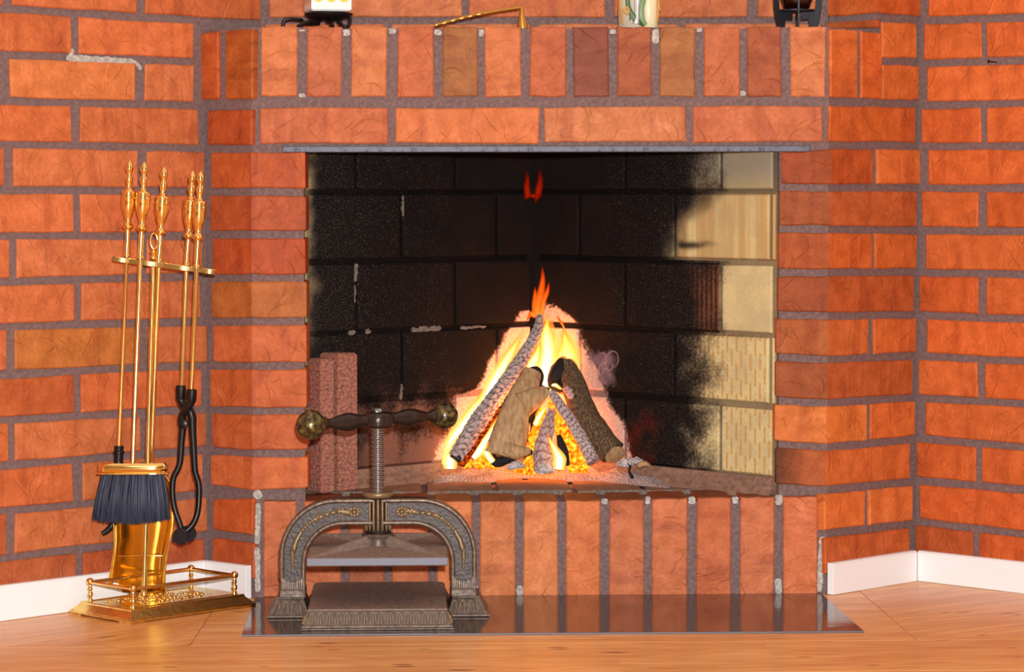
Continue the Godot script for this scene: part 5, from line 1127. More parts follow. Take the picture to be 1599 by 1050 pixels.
	for e in [[lb, 0.0245], [rb, 0.0225]]:
		var d: Vector3 = e[0] - hm; var L = d.length() - e[1] + 0.003
		st = new_st(); lathe(st, hm, d, [Vector2(0.018, 0.0105), Vector2(L * 0.26, 0.0098), Vector2(L * 0.36, 0.0112), Vector2(L * 0.48, 0.0148), Vector2(L * 0.58, 0.0152), Vector2(L * 0.70, 0.0125), Vector2(L * 0.82, 0.0085), Vector2(L * 0.88, 0.0075), Vector2(L * 0.93, 0.0090), Vector2(L * 0.97, 0.0115), Vector2(L, 0.0110)], 20); build(st, "arm", M.cast_bar, hb)
		st = new_st(); ball(st, e[0], e[1], 28); var bl := build(st, "ball", M.ball, hb); bl.set_meta("label", "mottled dark brass ball at the handle's end")
	# platen under the screw
	var pl := node("platen", o)
	var pf := 0.340; var pb := 0.062; var hf := 0.1155; var hk := 0.1205; var pw := 0.1135
	st = new_st()
	var tf := atan2(hk - hf, pf - pb); var pm := Transform3D(Basis(Vector3(1, 0, 0), tf) * FLAT, Vector3(xc, (hf + hk) / 2 - 0.0068, (pf + pb) / 2))
	ext(st, rect2(pw * 2, pf - pb), -0.0068, 0.0068, 0.0012, pm); build(st, "plate", M.cast_dust, pl)
	st = new_st(); box(st, Vector3(xc, hf - 0.0064, pf + 0.0002), Vector3(pw * 2 - 0.002, 0.0118, 0.0012), 0.0004); build(st, "bare_edge", M.bright, pl)
	for q in [[-1, 1], [1, 1], [-1, -1], [1, -1]]:
		st = new_st(); var far := Vector3(xc + q[0] * (pw - 0.006), (hf if q[1] > 0 else hk) + 0.0005, zc + q[1] * ((pf - zc - 0.010) if q[1] > 0 else (zc - pb - 0.008))); var near := Vector3(xc + q[0] * 0.012, 0.137, zc + q[1] * 0.008)
		var sd := (far - near).cross(UP).normalized() * 0.0035; var dn := Vector3(0, -0.024, 0)
		var n1 := near + sd; var n2 := near - sd; var f1 := far + sd; var f2 := far - sd
		quad(st, n2, f2, f1, n1); quad(st, f2, n2, n2 + dn, f2 - UP * 0.004); quad(st, n1, f1, f1 - UP * 0.004, n1 + dn); quad(st, f2 - UP * 0.004, f1 - UP * 0.004, f1, f2)
		build(st, "rib", M.cast_dust, pl)
	st = new_st(); lathe(st, Vector3(xc, 0.108, zc), UP, [Vector2(0, 0.0235), Vector2(0.008, 0.0195), Vector2(0.020, 0.0180), Vector2(0.0225, 0.0185), Vector2(0.0235, 0.0260), Vector2(0.027, 0.0275), Vector2(0.0295, 0.0255), Vector2(0.030, 0.010)], 24); build(st, "hub", M.cast, pl)

# ------------------------------------------------------------------ on the mantel
func mantel_things() -> void:
	var my := 0.9857
	# ceramic burner with printed flowers on a black wire stand
	var zt := -0.075
	var o := thing("ceramic_burner", "white square ceramic burner printed with yellow flowers, on the mantel's left", "burner")
	var bl: Vector3 = Vector3(-0.2612, 1.0155, -0.045); var brr: Vector3 = Vector3(-0.1883, 1.0155, -0.045); var w := bl.distance_to(brr); var hh := 0.078
	var ang := deg_to_rad(13.0); var bx := Basis(UP, ang); var cen := (bl + brr) / 2 - Vector3(0, 0, w * 0.45) + Vector3(-0.002, 0, 0)
	var st := new_st(); ext(st, rect2(w * 0.965, w * 0.93), 0.0, hh, 0.003, Transform3D(bx * FLAT, cen)); build(st, "body", M.white, o)
	for f in 2:   # printed faces: front and left side
		st = SurfaceTool.new(); st.begin(Mesh.PRIMITIVE_TRIANGLES); st.set_smooth_group(-1)
		var q := [Vector3(-w * 0.45, 0.005, w * 0.4685), Vector3(w * 0.45, 0.005, w * 0.4685), Vector3(w * 0.45, hh - 0.004, w * 0.4685), Vector3(-w * 0.45, hh - 0.004, w * 0.4685)] if f == 0 else [Vector3(-w * 0.4865, 0.005, -w * 0.44), Vector3(-w * 0.4865, 0.005, w * 0.44), Vector3(-w * 0.4865, hh - 0.004, w * 0.44), Vector3(-w * 0.4865, hh - 0.004, -w * 0.44)]
		var uv := [Vector2(0, 1), Vector2(1, 1), Vector2(1, 0), Vector2(0, 0)]
		for j in [0, 2, 1, 0, 3, 2]:
			st.set_uv(uv[j]); st.add_vertex(cen + bx * (q[j] as Vector3))
		var m := mat(Color.WHITE, 0.3); m.albedo_texture = flower_print(f); build(st, "printed_face", m, o)
	var s := thing("burner_stand", "black wrought iron stand with curled feet and dark bowl under the ceramic burner", "stand")
	var bc := cen + Vector3(0.002, 0, 0.0)
	st = new_st(); lathe(st, Vector3(bc.x, Vector3(-0.2345, 1.0004, -0.07).y, bc.z), UP, [Vector2(0, 0), Vector2(0, 0.017), Vector2(0.0045, 0.034), Vector2(0.0095, 0.0415), Vector2(0.0125, 0.0425), Vector2(0.0125, 0)], 28); build(st, "bowl", M.iron, s)
	for q in [[Vector3(-0.2397, 0.9987, -0.06), Vector3(-0.2483, 0.9981, -0.05), Vector3(-0.2632, 0.9951, -0.035), Vector3(-0.2772, 0.9868, -0.025)], [Vector3(-0.2264, 0.9987, -0.06), Vector3(-0.2205, 0.9946, -0.045), Vector3(-0.2169, 0.9874, -0.035)], [Vector3(-0.2232, 1.0012, -0.065), Vector3(-0.2096, 1.0018, -0.055), Vector3(-0.2028, 0.9924, -0.045), Vector3(-0.195, 0.9877, -0.04), Vector3(-0.1884, 0.9924, -0.045), Vector3(-0.1875, 1.0051, -0.055), Vector3(-0.1953, 1.0076, -0.06)], [Vector3(-0.2743, 1.003, -0.095), Vector3(-0.2913, 1.0044, -0.1), Vector3(-0.3025, 1.0022, -0.1), Vector3(-0.3059, 0.991, -0.1)], [Vector3(-0.241, 0.9977, -0.1), Vector3(-0.2636, 0.9969, -0.105), Vector3(-0.2743, 1.003, -0.095)]]:
		st = new_st(); tube(st, smooth_path(q, 6), [0.0034, 0.0034], 10); build(st, "curled_foot", M.iron, s)
	# candle snuffer
	o = thing("candle_snuffer", "brass candle snuffer with a twisted handle propped on the mantel", "snuffer")
	var a: Vector3 = Vector3(-0.0403, 0.9833, -0.02); var c2: Vector3 = Vector3(0.1069, 1.0218, -0.055)
	a.y = my + 0.003
	st = new_st(); var tw := []; var r := []
	for i in 61:
		var f := i / 60.0; tw.append(a.lerp(c2, f) + Vector3(0, 0.0035 * sin(PI * f) + 0.0, 0.0)); r.append(0.0030 if f > 0.58 else 0.0030 + 0.0007 * sin(f * 62.0))
	tube(st, tw, r, 8); build(st, "handle", M.brass_dull, o)
	var cb: Vector3 = Vector3(0.1126, 0.9867, -0.06); var ct: Vector3 = Vector3(0.1099, 1.0244, -0.06); cb.y = my + 0.0005
	st = new_st(); lathe(st, cb, ct - cb, [Vector2(0, 0.0085), Vector2(0, 0.0098), Vector2(0.002, 0.0096), Vector2(cb.distance_to(ct) * 0.72, 0.0036), Vector2(cb.distance_to(ct) * 0.85, 0.0022), Vector2(cb.distance_to(ct), 0.0016), Vector2(cb.distance_to(ct), 0)], 20); build(st, "cone", M.brass_dull, o)
	# decorated candles
	o = thing("decorated_candle", "cream candle wrapped with green leaves and straw on the mantel, right of centre", "candle")
	var k0: Vector3 = Vector3(0.3143, 0.9909, -0.055); k0.y = my + 0.0004
	var wax := mat(Color(0.93, 0.88, 0.70), 0.35); wax.subsurf_scatter_enabled = true; wax.subsurf_scatter_strength = 0.15
	st = new_st(); lathe(st, k0 + Vector3(0.016, 0, 0.006), UP, [Vector2(0, 0), Vector2(0, 0.0155), Vector2(0.002, 0.0168), Vector2(0.075, 0.0164), Vector2(0.078, 0.014), Vector2(0.078, 0)], 24); build(st, "wax", wax, o)
	var glass := mat(Color(0.80, 0.76, 0.66), 0.3)
	st = new_st(); lathe(st, k0 + Vector3(-0.003, 0, -0.010), UP, [Vector2(0, 0), Vector2(0, 0.031), Vector2(0.002, 0.0322), Vector2(0.060, 0.0322), Vector2(0.064, 0.029), Vector2(0.064, 0)], 28); build(st, "holder", glass, o)
	var green := mat(Color(0.27, 0.40, 0.20), 0.45); var pale := mat(Color(0.47, 0.58, 0.40), 0.45); var straw := mat(Color(0.80, 0.60, 0.32), 0.7)
	for q in [[[Vector3(0.3204, 0.989, -0.022), Vector3(0.3101, 0.9965, -0.018), Vector3(0.2979, 1.0108, -0.018), Vector3(0.2925, 1.0274, -0.02), Vector3(0.2925, 1.0527, -0.02)], green, 0.0042], [[Vector3(0.3232, 0.9898, -0.016), Vector3(0.3164, 1.0017, -0.014), Vector3(0.3153, 1.0171, -0.014), Vector3(0.3188, 1.0327, -0.016), Vector3(0.3224, 1.0527, -0.02)], pale, 0.0048], [[Vector3(0.2959, 0.9977, -0.02), Vector3(0.2968, 1.0108, -0.018), Vector3(0.2957, 1.024, -0.018)], green, 0.0018], [[Vector3(0.3046, 0.9954, -0.018), Vector3(0.2989, 1.0041, -0.017), Vector3(0.2946, 1.0174, -0.018)], green, 0.0020]]:
		st = new_st(); tube(st, smooth_path(q[0], 6), [q[2] * 0.6, q[2], q[2], q[2] * 0.8], 10, Vector3(0, 0, 1), 0.3); build(st, "leaf", q[1], o)
	for q in [[Vector3(0.284, 0.9913, -0.024), Vector3(0.2827, 1.0066, -0.022), Vector3(0.2794, 1.0286, -0.022), Vector3(0.2806, 1.0486, -0.024)], [Vector3(0.2848, 1.0109, -0.02), Vector3(0.2902, 1.0207, -0.018), Vector3(0.2935, 1.0141, -0.018), Vector3(0.2913, 1.0086, -0.018), Vector3(0.2814, 1.0186, -0.02)], [Vector3(0.343, 0.9937, -0.026), Vector3(0.3452, 1.0113, -0.026), Vector3(0.3444, 1.0314, -0.03)], [Vector3(0.3487, 1.0158, -0.028), Vector3(0.3465, 1.0269, -0.028), Vector3(0.3444, 1.0424, -0.03)]]:
		st = new_st(); tube(st, smooth_path(q, 5), [0.0016, 0.0020, 0.0012], 7); build(st, "straw", straw, o)
	var foil := mat(Color(0.85, 0.86, 0.86), 0.3, 0.4); st = new_st()
	lumpy(st, [Vector3(0.3071, 0.9923, -0.022), Vector3(0.3082, 1.0066, -0.022), Vector3(0.3095, 1.0332, -0.024), Vector3(0.3095, 1.0486, -0.024)], [0.006, 0.0055, 0.0055, 0.005], 5, 0.3, 12, 14); build(st, "white_ribbon", foil, o)
	# black lantern stand with a dark red glass
	o = thing("lantern_stand", "black iron candle stand with flat legs at the right end of the mantel", "candle stand")
	var lc: Vector3 = Vector3(0.5939, 0.9893, -0.085); lc.y = my
	for q in 4:
		var an: float = [200.0, -20.0, 268.0, 80.0][q]; var dir := Vector3(cos(deg_to_rad(an)), 0, -sin(deg_to_rad(an)))
		if q == 2: dir = Vector3(-0.05, 0, 1)
		st = new_st(); var pf := PackedVector2Array([Vector2(0.0235, 0.0002), Vector2(0.0375, 0.0002), Vector2(0.0445, 0.034), Vector2(0.0455, 0.060), Vector2(0.036, 0.060), Vector2(0.0335, 0.0345), Vector2(0.008, 0.0300), Vector2(0.008, 0.0165), Vector2(0.0215, 0.0175)])
		var z := dir.cross(UP)
		ext(st, pf, -0.0018, 0.0018, 0.0004, Transform3D(Basis(dir, UP, z), lc)); build(st, "leg", M.iron_blue, o)
	st = new_st(); lathe(st, lc + UP * 0.030, UP, [Vector2(0, 0), Vector2(0, 0.030), Vector2(0.002, 0.0335), Vector2(0.0045, 0.0335), Vector2(0.0045, 0)], 28); build(st, "dish", M.iron_blue, o)
	var gl := thing("candle_glass", "dark red glass cup sitting in the black iron stand", "glass")
	var rg := mat(Color(0.10, 0.012, 0.01), 0.12); rg.metallic_specular = 0.6
	st = new_st(); lathe(st, lc + UP * 0.0347, UP, [Vector2(0, 0), Vector2(0, 0.019), Vector2(0.004, 0.0235), Vector2(0.016, 0.0285), Vector2(0.040, 0.0305), Vector2(0.041, 0.028), Vector2(0.014, 0.025), Vector2(0.006, 0.0)], 28); build(st, "cup", rg, gl)

func flower_print(side: int) -> ImageTexture:
	var s := 192; var im := Image.create_empty(s, s, false, Image.FORMAT_RGB8); im.fill(Color(0.96, 0.95, 0.93))
	if side == 1:
		for y in s:
			for x in s:
				var f := absf(fposmod(x / 48.0, 1.0) - 0.5); var yy := fposmod(y / 62.0, 1.0)
				if f < 0.30 * sin(PI * clampf(yy * 1.1, 0, 1)): im.set_pixel(x, y, Color(0.88, 0.56, 0.16))
				if f < 0.1 and absf(yy - 0.45) < 0.12: im.set_pixel(x, y, Color(0.62, 0.25, 0.08))
		return ImageTexture.create_from_image(im)
	for y in s:
		for x in s:
			var cx := fposmod((x - 29.0) / 66.0 + 0.5, 1.0) - 0.5; var cy := fposmod((s - y - 53.0) / 62.0 + 0.5, 1.0) - 0.5
			if s - y < 23: continue
			var r := sqrt(cx * cx + cy * cy); var an := atan2(cy, cx)
			if r < 0.40 + 0.05 * cos(an * 14.0): im.set_pixel(x, y, Color(0.95, 0.78, 0.22) if cos(an * 14.0) > -0.6 else Color(0.96, 0.88, 0.55))
			if r < 0.17: im.set_pixel(x, y, Color(0.70, 0.30, 0.10))
			if r < 0.07: im.set_pixel(x, y, Color(0.45, 0.14, 0.05))
	return ImageTexture.create_from_image(im)

# ------------------------------------------------------------------ the bricks: plane, ends, heights of bottom and top edge, lean of the ends, firing colour
func bricks_left() -> void:
	b(WL, 0.4131, 0.6591, 1.1603, 1.1622, 1.2231, 1.2258, 0, 0, 0)
	b(WL, 0.6721, 0.9181, 1.1622, 1.1622, 1.2258, 1.2258, 0, 0, 0)
	b(WL, 0.9311, 1.1771, 1.1622, 1.1622, 1.2258, 1.2258, 0, 0, 0)
	b(WL, 1.1901, 1.4361, 1.1622, 1.1622, 1.2258, 1.2258, 0, 0, 0)
	b(WL, 0.1402, 0.3944, 1.1533, 1.1598, 1.2131, 1.2224, -0.0007, -0.0009, 0)
	b(WL, -0.1336, 0.1212, 1.1463, 1.1528, 1.2031, 1.2124, -0.0005, -0.0007, 0)
	b(WL, 0.2759, 0.5219, 1.0829, 1.0841, 1.1442, 1.1463, 0, 0, 0)
	b(WL, 0.5349, 0.7809, 1.0841, 1.0841, 1.1463, 1.1463, 0, 0, 0)
	b(WL, 0.7939, 1.0399, 1.0841, 1.0841, 1.1463, 1.1463, 0, 0, 0)
	b(WL, 1.0529, 1.2989, 1.0841, 1.0841, 1.1463, 1.1463, 0, 0, 0)
	b(WL, 0.0181, 0.2609, 1.0786, 1.0826, 1.1371, 1.1438, -0.0006, -0.0008, 0)
	b(WL, -0.1271, 0.0011, 1.0762, 1.0783, 1.1331, 1.1367, -0.0005, -0.0006, 0)
	b(WL, 0.4153, 0.6613, 1.0099, 1.0105, 1.0729, 1.0743, 0, 0, 0)
	b(WL, 0.6743, 0.9203, 1.0105, 1.0105, 1.0743, 1.0743, 0, 0, 0)
	b(WL, 0.9333, 1.1793, 1.0105, 1.0105, 1.0743, 1.0743, 0, 0, 0)
	b(WL, 1.1923, 1.4383, 1.0105, 1.0105, 1.0743, 1.0743, 0, 0, 0)
	b(WL, 0.1419, 0.3965, 1.0078, 1.0098, 1.0678, 1.0726, -0.0007, -0.0009, 0)
	b(WL, -0.1324, 0.1228, 1.0057, 1.0077, 1.0627, 1.0675, -0.0005, -0.0007, 2)
	b(WL, 0.2778, 0.5238, 0.9348, 0.9346, 0.9963, 0.997, 0, 0, 0)
	b(WL, 0.5368, 0.7828, 0.9346, 0.9346, 0.997, 0.997, 0, 0, 0)
	b(WL, 0.7958, 1.0418, 0.9346, 0.9346, 0.997, 0.997, 0, 0, 0)
	b(WL, 1.0548, 1.3008, 0.9346, 0.9346, 0.997, 0.997, 0, 0, 0)
	b(WL, 0.0196, 0.2628, 0.9351, 0.9348, 0.9939, 0.9962, -0.0006, -0.0008, 0)
	b(WL, 0.4224, 0.6684, 0.8595, 0.8595, 0.9223, 0.9223, 0, 0, 0)
	b(WL, 0.6814, 0.9274, 0.8595, 0.8595, 0.9223, 0.9223, 0, 0, 0)
	b(WL, 0.9404, 1.1864, 0.8595, 0.8595, 0.9223, 0.9223, 0, 0, 0)
	b(WL, 1.1994, 1.4454, 0.8595, 0.8595, 0.9223, 0.9223, 0, 0, 0)
	b(WL, 0.1477, 0.4024, 0.8595, 0.8595, 0.9221, 0.9223, -0.0007, -0.0009, 6)
	b(WL, 0.0203, 0.1259, 0.8595, 0.8595, 0.9221, 0.9221, -0.0006, -0.0007, 0)
	b(WL, 0.2804, 0.5264, 0.7875, 0.7881, 0.847, 0.8471, 0, 0, 0)
	b(WL, 0.5394, 0.7854, 0.7881, 0.7881, 0.8471, 0.8471, 0, 0, 0)
	b(WL, 0.7984, 1.0444, 0.7881, 0.7881, 0.8471, 0.8471, 0, 0, 0)
	b(WL, 1.0574, 1.3034, 0.7881, 0.7881, 0.8471, 0.8471, 0, 0, 0)
	b(WL, 0.0112, 0.2621, 0.7855, 0.7874, 0.8464, 0.8469, -0.0006, -0.0008, 0)
	b(WL, 0.4157, 0.6617, 0.7141, 0.7148, 0.7762, 0.7769, 0, 0, 0)
	b(WL, 0.6747, 0.9207, 0.7148, 0.7148, 0.7769, 0.7769, 0, 0, 0)
	b(WL, 0.9337, 1.1797, 0.7148, 0.7148, 0.7769, 0.7769, 0, 0, 0)
	b(WL, 1.1927, 1.4387, 0.7148, 0.7148, 0.7769, 0.7769, 0, 0, 0)
	b(WL, 0.1439, 0.3981, 0.7117, 0.714, 0.7736, 0.776, -0.0007, -0.0009, 0)
	b(WL, -0.0008, 0.1234, 0.7104, 0.7115, 0.7722, 0.7734, -0.0006, -0.0007, 0)
	b(WL, 0.2778, 0.5238, 0.6369, 0.6381, 0.7003, 0.701, 0, 0, 0)
	b(WL, 0.5368, 0.7828, 0.6381, 0.6381, 0.701, 0.701, 0, 0, 0)
	b(WL, 0.7958, 1.0418, 0.6381, 0.6381, 0.701, 0.701, 0, 0, 0)
	b(WL, 1.0548, 1.3008, 0.6381, 0.6381, 0.701, 0.701, 0, 0, 0)
	b(WL, 0.0028, 0.2633, 0.6324, 0.6367, 0.6973, 0.7001, -0.0007, -0.0008, 0)
	b(WL, 0.4066, 0.6526, 0.5634, 0.5635, 0.6266, 0.628, 0, 0, 0)
	b(WL, 0.6656, 0.9116, 0.5635, 0.5635, 0.628, 0.628, 0, 0, 0)
	b(WL, 0.9246, 1.1706, 0.5635, 0.5635, 0.628, 0.628, 0, 0, 0)
	b(WL, 1.1836, 1.4296, 0.5635, 0.5635, 0.628, 0.628, 0, 0, 0)
	b(WL, 0.1443, 0.3927, 0.5629, 0.5633, 0.6218, 0.6264, -0.0007, -0.0009, 0)
	b(WL, 0.0035, 0.1251, 0.5627, 0.5629, 0.6193, 0.6215, -0.0006, -0.0007, 0)
	b(WL, 0.2777, 0.5237, 0.4876, 0.4888, 0.5505, 0.5507, 0, 0, 0)
	b(WL, 0.5367, 0.7827, 0.4888, 0.4888, 0.5507, 0.5507, 0, 0, 0)
	b(WL, 0.7957, 1.0417, 0.4888, 0.4888, 0.5507, 0.5507, 0, 0, 0)
	b(WL, 1.0547, 1.3007, 0.4888, 0.4888, 0.5507, 0.5507, 0, 0, 0)
	b(WL, 0.01, 0.2639, 0.4836, 0.4874, 0.5495, 0.5504, -0.0007, -0.0008, 0)
	b(WL, 0.415, 0.661, 0.4116, 0.4126, 0.4773, 0.4785, 0, 0, 0)
	b(WL, 0.674, 0.92, 0.4126, 0.4126, 0.4785, 0.4785, 0, 0, 0)
	b(WL, 0.933, 1.179, 0.4126, 0.4126, 0.4785, 0.4785, 0, 0, 0)
	b(WL, 1.192, 1.438, 0.4126, 0.4126, 0.4785, 0.4785, 0, 0, 0)
	b(WL, 0.142, 0.3986, 0.408, 0.4114, 0.4726, 0.477, -0.0007, -0.0009, 10)
	b(WL, -0.0049, 0.1241, 0.406, 0.4077, 0.4701, 0.4723, -0.0006, -0.0007, 0)
	b(WL, 0.2797, 0.5257, 0.3334, 0.3346, 0.3971, 0.3982, 0, 0, 2)
	b(WL, 0.5387, 0.7847, 0.3346, 0.3346, 0.3982, 0.3982, 0, 0, 0)
	b(WL, 0.7977, 1.0437, 0.3346, 0.3346, 0.3982, 0.3982, 0, 0, 0)
	b(WL, 1.0567, 1.3027, 0.3346, 0.3346, 0.3982, 0.3982, 0, 0, 0)
	b(WL, 0.0087, 0.2665, 0.329, 0.3332, 0.393, 0.3969, -0.0006, -0.0008, 0)
	b(WL, 0.4134, 0.6594, 0.2608, 0.2614, 0.3231, 0.3244, 0, 0, 0)
	b(WL, 0.6724, 0.9184, 0.2614, 0.2614, 0.3244, 0.3244, 0, 0, 0)
	b(WL, 0.9314, 1.1774, 0.2614, 0.2614, 0.3244, 0.3244, 0, 0, 0)
	b(WL, 1.1904, 1.4364, 0.2614, 0.2614, 0.3244, 0.3244, 0, 0, 0)
	b(WL, 0.1423, 0.4007, 0.2586, 0.2607, 0.3181, 0.3228, -0.0007, -0.0009, 0)
	b(WL, -0.002, 0.1217, 0.2574, 0.2584, 0.3155, 0.3177, -0.0006, -0.0007, 0)
	b(WL, 0.2849, 0.5309, 0.1839, 0.1851, 0.247, 0.2478, 0, 0, 0)
	b(WL, 0.5439, 0.7899, 0.1851, 0.1851, 0.2478, 0.2478, 0, 0, 0)
	b(WL, 0.8029, 1.0489, 0.1851, 0.1851, 0.2478, 0.2478, 0, 0, 0)
	b(WL, 1.0619, 1.3079, 0.1851, 0.1851, 0.2478, 0.2478, 0, 0, 0)
	b(WL, 0.0074, 0.2645, 0.1793, 0.1835, 0.2441, 0.2468, -0.0007, -0.0008, 0)
	b(WL, 0.4193, 0.6653, 0.1077, 0.1078, 0.1736, 0.1749, 0, 0, 1)
	b(WL, 0.6783, 0.9243, 0.1078, 0.1078, 0.1749, 0.1749, 0, 0, 0)
	b(WL, 0.9373, 1.1833, 0.1078, 0.1078, 0.1749, 0.1749, 0, 0, 0)
	b(WL, 1.1963, 1.4423, 0.1078, 0.1078, 0.1749, 0.1749, 0, 0, 0)
	b(WL, 0.1427, 0.4029, 0.1076, 0.1077, 0.1684, 0.1733, -0.0007, -0.0009, 0)
	b(WL, -0.0019, 0.1234, 0.1075, 0.1076, 0.1658, 0.1681, -0.0006, -0.0007, 0)
	b(WL, 0.2809, 0.5269, 0.0315, 0.0303, 0.0949, 0.0951, 0, 0, 1)
	b(WL, 0.5399, 0.7859, 0.0303, 0.0303, 0.0951, 0.0951, 0, 0, 0)
	b(WL, 0.7989, 1.0449, 0.0303, 0.0303, 0.0951, 0.0951, 0, 0, 0)
	b(WL, 1.0579, 1.3039, 0.0303, 0.0303, 0.0951, 0.0951, 0, 0, 0)
	b(WL, 0.006, 0.2664, 0.0358, 0.0317, 0.0942, 0.0949, -0.0006, -0.0008, 1)

func bricks_right() -> void:
	b(WR, 0.0172, 0.2632, 1.1649, 1.1537, 1.2274, 1.2132, -0.0005, 0, 0)
	b(WR, 0.2762, 0.5222, 1.1537, 1.1537, 1.2132, 1.2132, 0, 0, 0)
	b(WR, 0.5352, 0.7812, 1.1537, 1.1537, 1.2132, 1.2132, 0, 0, 0)
	b(WR, 0.7942, 1.0402, 1.1537, 1.1537, 1.2132, 1.2132, 0, 0, 0)
	b(WR, 0.0067, 0.1298, 1.0892, 1.0854, 1.152, 1.1466, -0.0005, -0.0006, 0)
	b(WR, 0.1405, 0.3865, 1.0851, 1.0775, 1.1462, 1.1355, -0.0006, 0, 0)
	b(WR, 0.3995, 0.6455, 1.0775, 1.0775, 1.1355, 1.1355, 0, 0, 0)
	b(WR, 0.6585, 0.9045, 1.0775, 1.0775, 1.1355, 1.1355, 0, 0, 0)
	b(WR, 0.9175, 1.1635, 1.0775, 1.0775, 1.1355, 1.1355, 0, 0, 0)
	b(WR, 0.0184, 0.2644, 1.0128, 1.0088, 1.0755, 1.0684, -0.0005, 0, 0)
	b(WR, 0.2774, 0.5234, 1.0088, 1.0088, 1.0684, 1.0684, 0, 0, 0)
	b(WR, 0.5364, 0.7824, 1.0088, 1.0088, 1.0684, 1.0684, 0, 0, 0)
	b(WR, 0.7954, 1.0414, 1.0088, 1.0088, 1.0684, 1.0684, 0, 0, 0)
	b(WR, 0.0079, 0.1311, 0.9366, 0.9364, 0.9995, 0.9977, -0.0005, -0.0006, 0)
	b(WR, 0.1419, 0.3879, 0.9363, 0.9359, 0.9976, 0.9941, -0.0006, 0, 0)
	b(WR, 0.4009, 0.6469, 0.9359, 0.9359, 0.9941, 0.9941, 0, 0, 0)
	b(WR, 0.6599, 0.9059, 0.9359, 0.9359, 0.9941, 0.9941, 0, 0, 0)
	b(WR, 0.9189, 1.1649, 0.9359, 0.9359, 0.9941, 0.9941, 0, 0, 0)
	b(WR, 0.0154, 0.2614, 0.8613, 0.8612, 0.9231, 0.9232, -0.0005, 0, 0)
	b(WR, 0.2744, 0.5204, 0.8612, 0.8612, 0.9232, 0.9232, 0, 0, 0)
	b(WR, 0.5334, 0.7794, 0.8612, 0.8612, 0.9232, 0.9232, 0, 0, 0)
	b(WR, 0.7924, 1.0384, 0.8612, 0.8612, 0.9232, 0.9232, 0, 0, 0)
	b(WR, 0.0035, 0.1311, 0.7885, 0.7876, 0.8478, 0.848, -0.0005, -0.0005, 0)
	b(WR, 0.1446, 0.3906, 0.7875, 0.7857, 0.848, 0.8484, -0.0006, 0, 0)
	b(WR, 0.4036, 0.6496, 0.7857, 0.7857, 0.8484, 0.8484, 0, 0, 0)
	b(WR, 0.6626, 0.9086, 0.7857, 0.7857, 0.8484, 0.8484, 0, 0, 0)
	b(WR, 0.9216, 1.1676, 0.7857, 0.7857, 0.8484, 0.8484, 0, 0, 0)
	b(WR, 0.0194, 0.2654, 0.7142, 0.7135, 0.7749, 0.7736, -0.0005, 0, 0)
	b(WR, 0.2784, 0.5244, 0.7135, 0.7135, 0.7736, 0.7736, 0, 0, 0)
	b(WR, 0.5374, 0.7834, 0.7135, 0.7135, 0.7736, 0.7736, 0, 0, 0)
	b(WR, 0.7964, 1.0424, 0.7135, 0.7135, 0.7736, 0.7736, 0, 0, 0)
	b(WR, 0.006, 0.1271, 0.6383, 0.6381, 0.7007, 0.7006, -0.0005, -0.0006, 0)
	b(WR, 0.1446, 0.3906, 0.6381, 0.6378, 0.7006, 0.7004, -0.0006, 0, 2)
	b(WR, 0.4036, 0.6496, 0.6378, 0.6378, 0.7004, 0.7004, 0, 0, 0)
	b(WR, 0.6626, 0.9086, 0.6378, 0.6378, 0.7004, 0.7004, 0, 0, 0)
	b(WR, 0.9216, 1.1676, 0.6378, 0.6378, 0.7004, 0.7004, 0, 0, 0)
	b(WR, 0.0164, 0.2624, 0.5631, 0.5634, 0.6247, 0.6249, -0.0005, 0, 0)
	b(WR, 0.2754, 0.5214, 0.5634, 0.5634, 0.6249, 0.6249, 0, 0, 0)
	b(WR, 0.5344, 0.7804, 0.5634, 0.5634, 0.6249, 0.6249, 0, 0, 0)
	b(WR, 0.7934, 1.0394, 0.5634, 0.5634, 0.6249, 0.6249, 0, 0, 0)
	b(WR, 0.0016, 0.1285, 0.4856, 0.4857, 0.5495, 0.5499, -0.0005, -0.0006, 2)
	b(WR, 0.146, 0.392, 0.4857, 0.4859, 0.55, 0.5507, -0.0006, 0, 0)
	b(WR, 0.405, 0.651, 0.4859, 0.4859, 0.5507, 0.5507, 0, 0, 0)
	b(WR, 0.664, 0.91, 0.4859, 0.4859, 0.5507, 0.5507, 0, 0, 0)
	b(WR, 0.923, 1.169, 0.4859, 0.4859, 0.5507, 0.5507, 0, 0, 0)
	b(WR, 0.019, 0.265, 0.4125, 0.4114, 0.472, 0.4727, -0.0005, 0, 0)
	b(WR, 0.278, 0.524, 0.4114, 0.4114, 0.4727, 0.4727, 0, 0, 0)
	b(WR, 0.537, 0.783, 0.4114, 0.4114, 0.4727, 0.4727, 0, 0, 0)
	b(WR, 0.796, 1.042, 0.4114, 0.4114, 0.4727, 0.4727, 0, 0, 0)
	b(WR, 0.0013, 0.1284, 0.337, 0.3371, 0.399, 0.3986, -0.0005, -0.0006, 0)
	b(WR, 0.1447, 0.3907, 0.3372, 0.3374, 0.3986, 0.3979, -0.0006, 0, 0)
	b(WR, 0.4037, 0.6497, 0.3374, 0.3374, 0.3979, 0.3979, 0, 0, 0)
	b(WR, 0.6627, 0.9087, 0.3374, 0.3374, 0.3979, 0.3979, 0, 0, 0)
	b(WR, 0.9217, 1.1677, 0.3374, 0.3374, 0.3979, 0.3979, 0, 0, 0)
	b(WR, 0.0174, 0.2634, 0.2632, 0.2607, 0.3234, 0.3241, -0.0005, 0, 0)
	b(WR, 0.2764, 0.5224, 0.2607, 0.2607, 0.3241, 0.3241, 0, 0, 0)
	b(WR, 0.5354, 0.7814, 0.2607, 0.2607, 0.3241, 0.3241, 0, 0, 0)
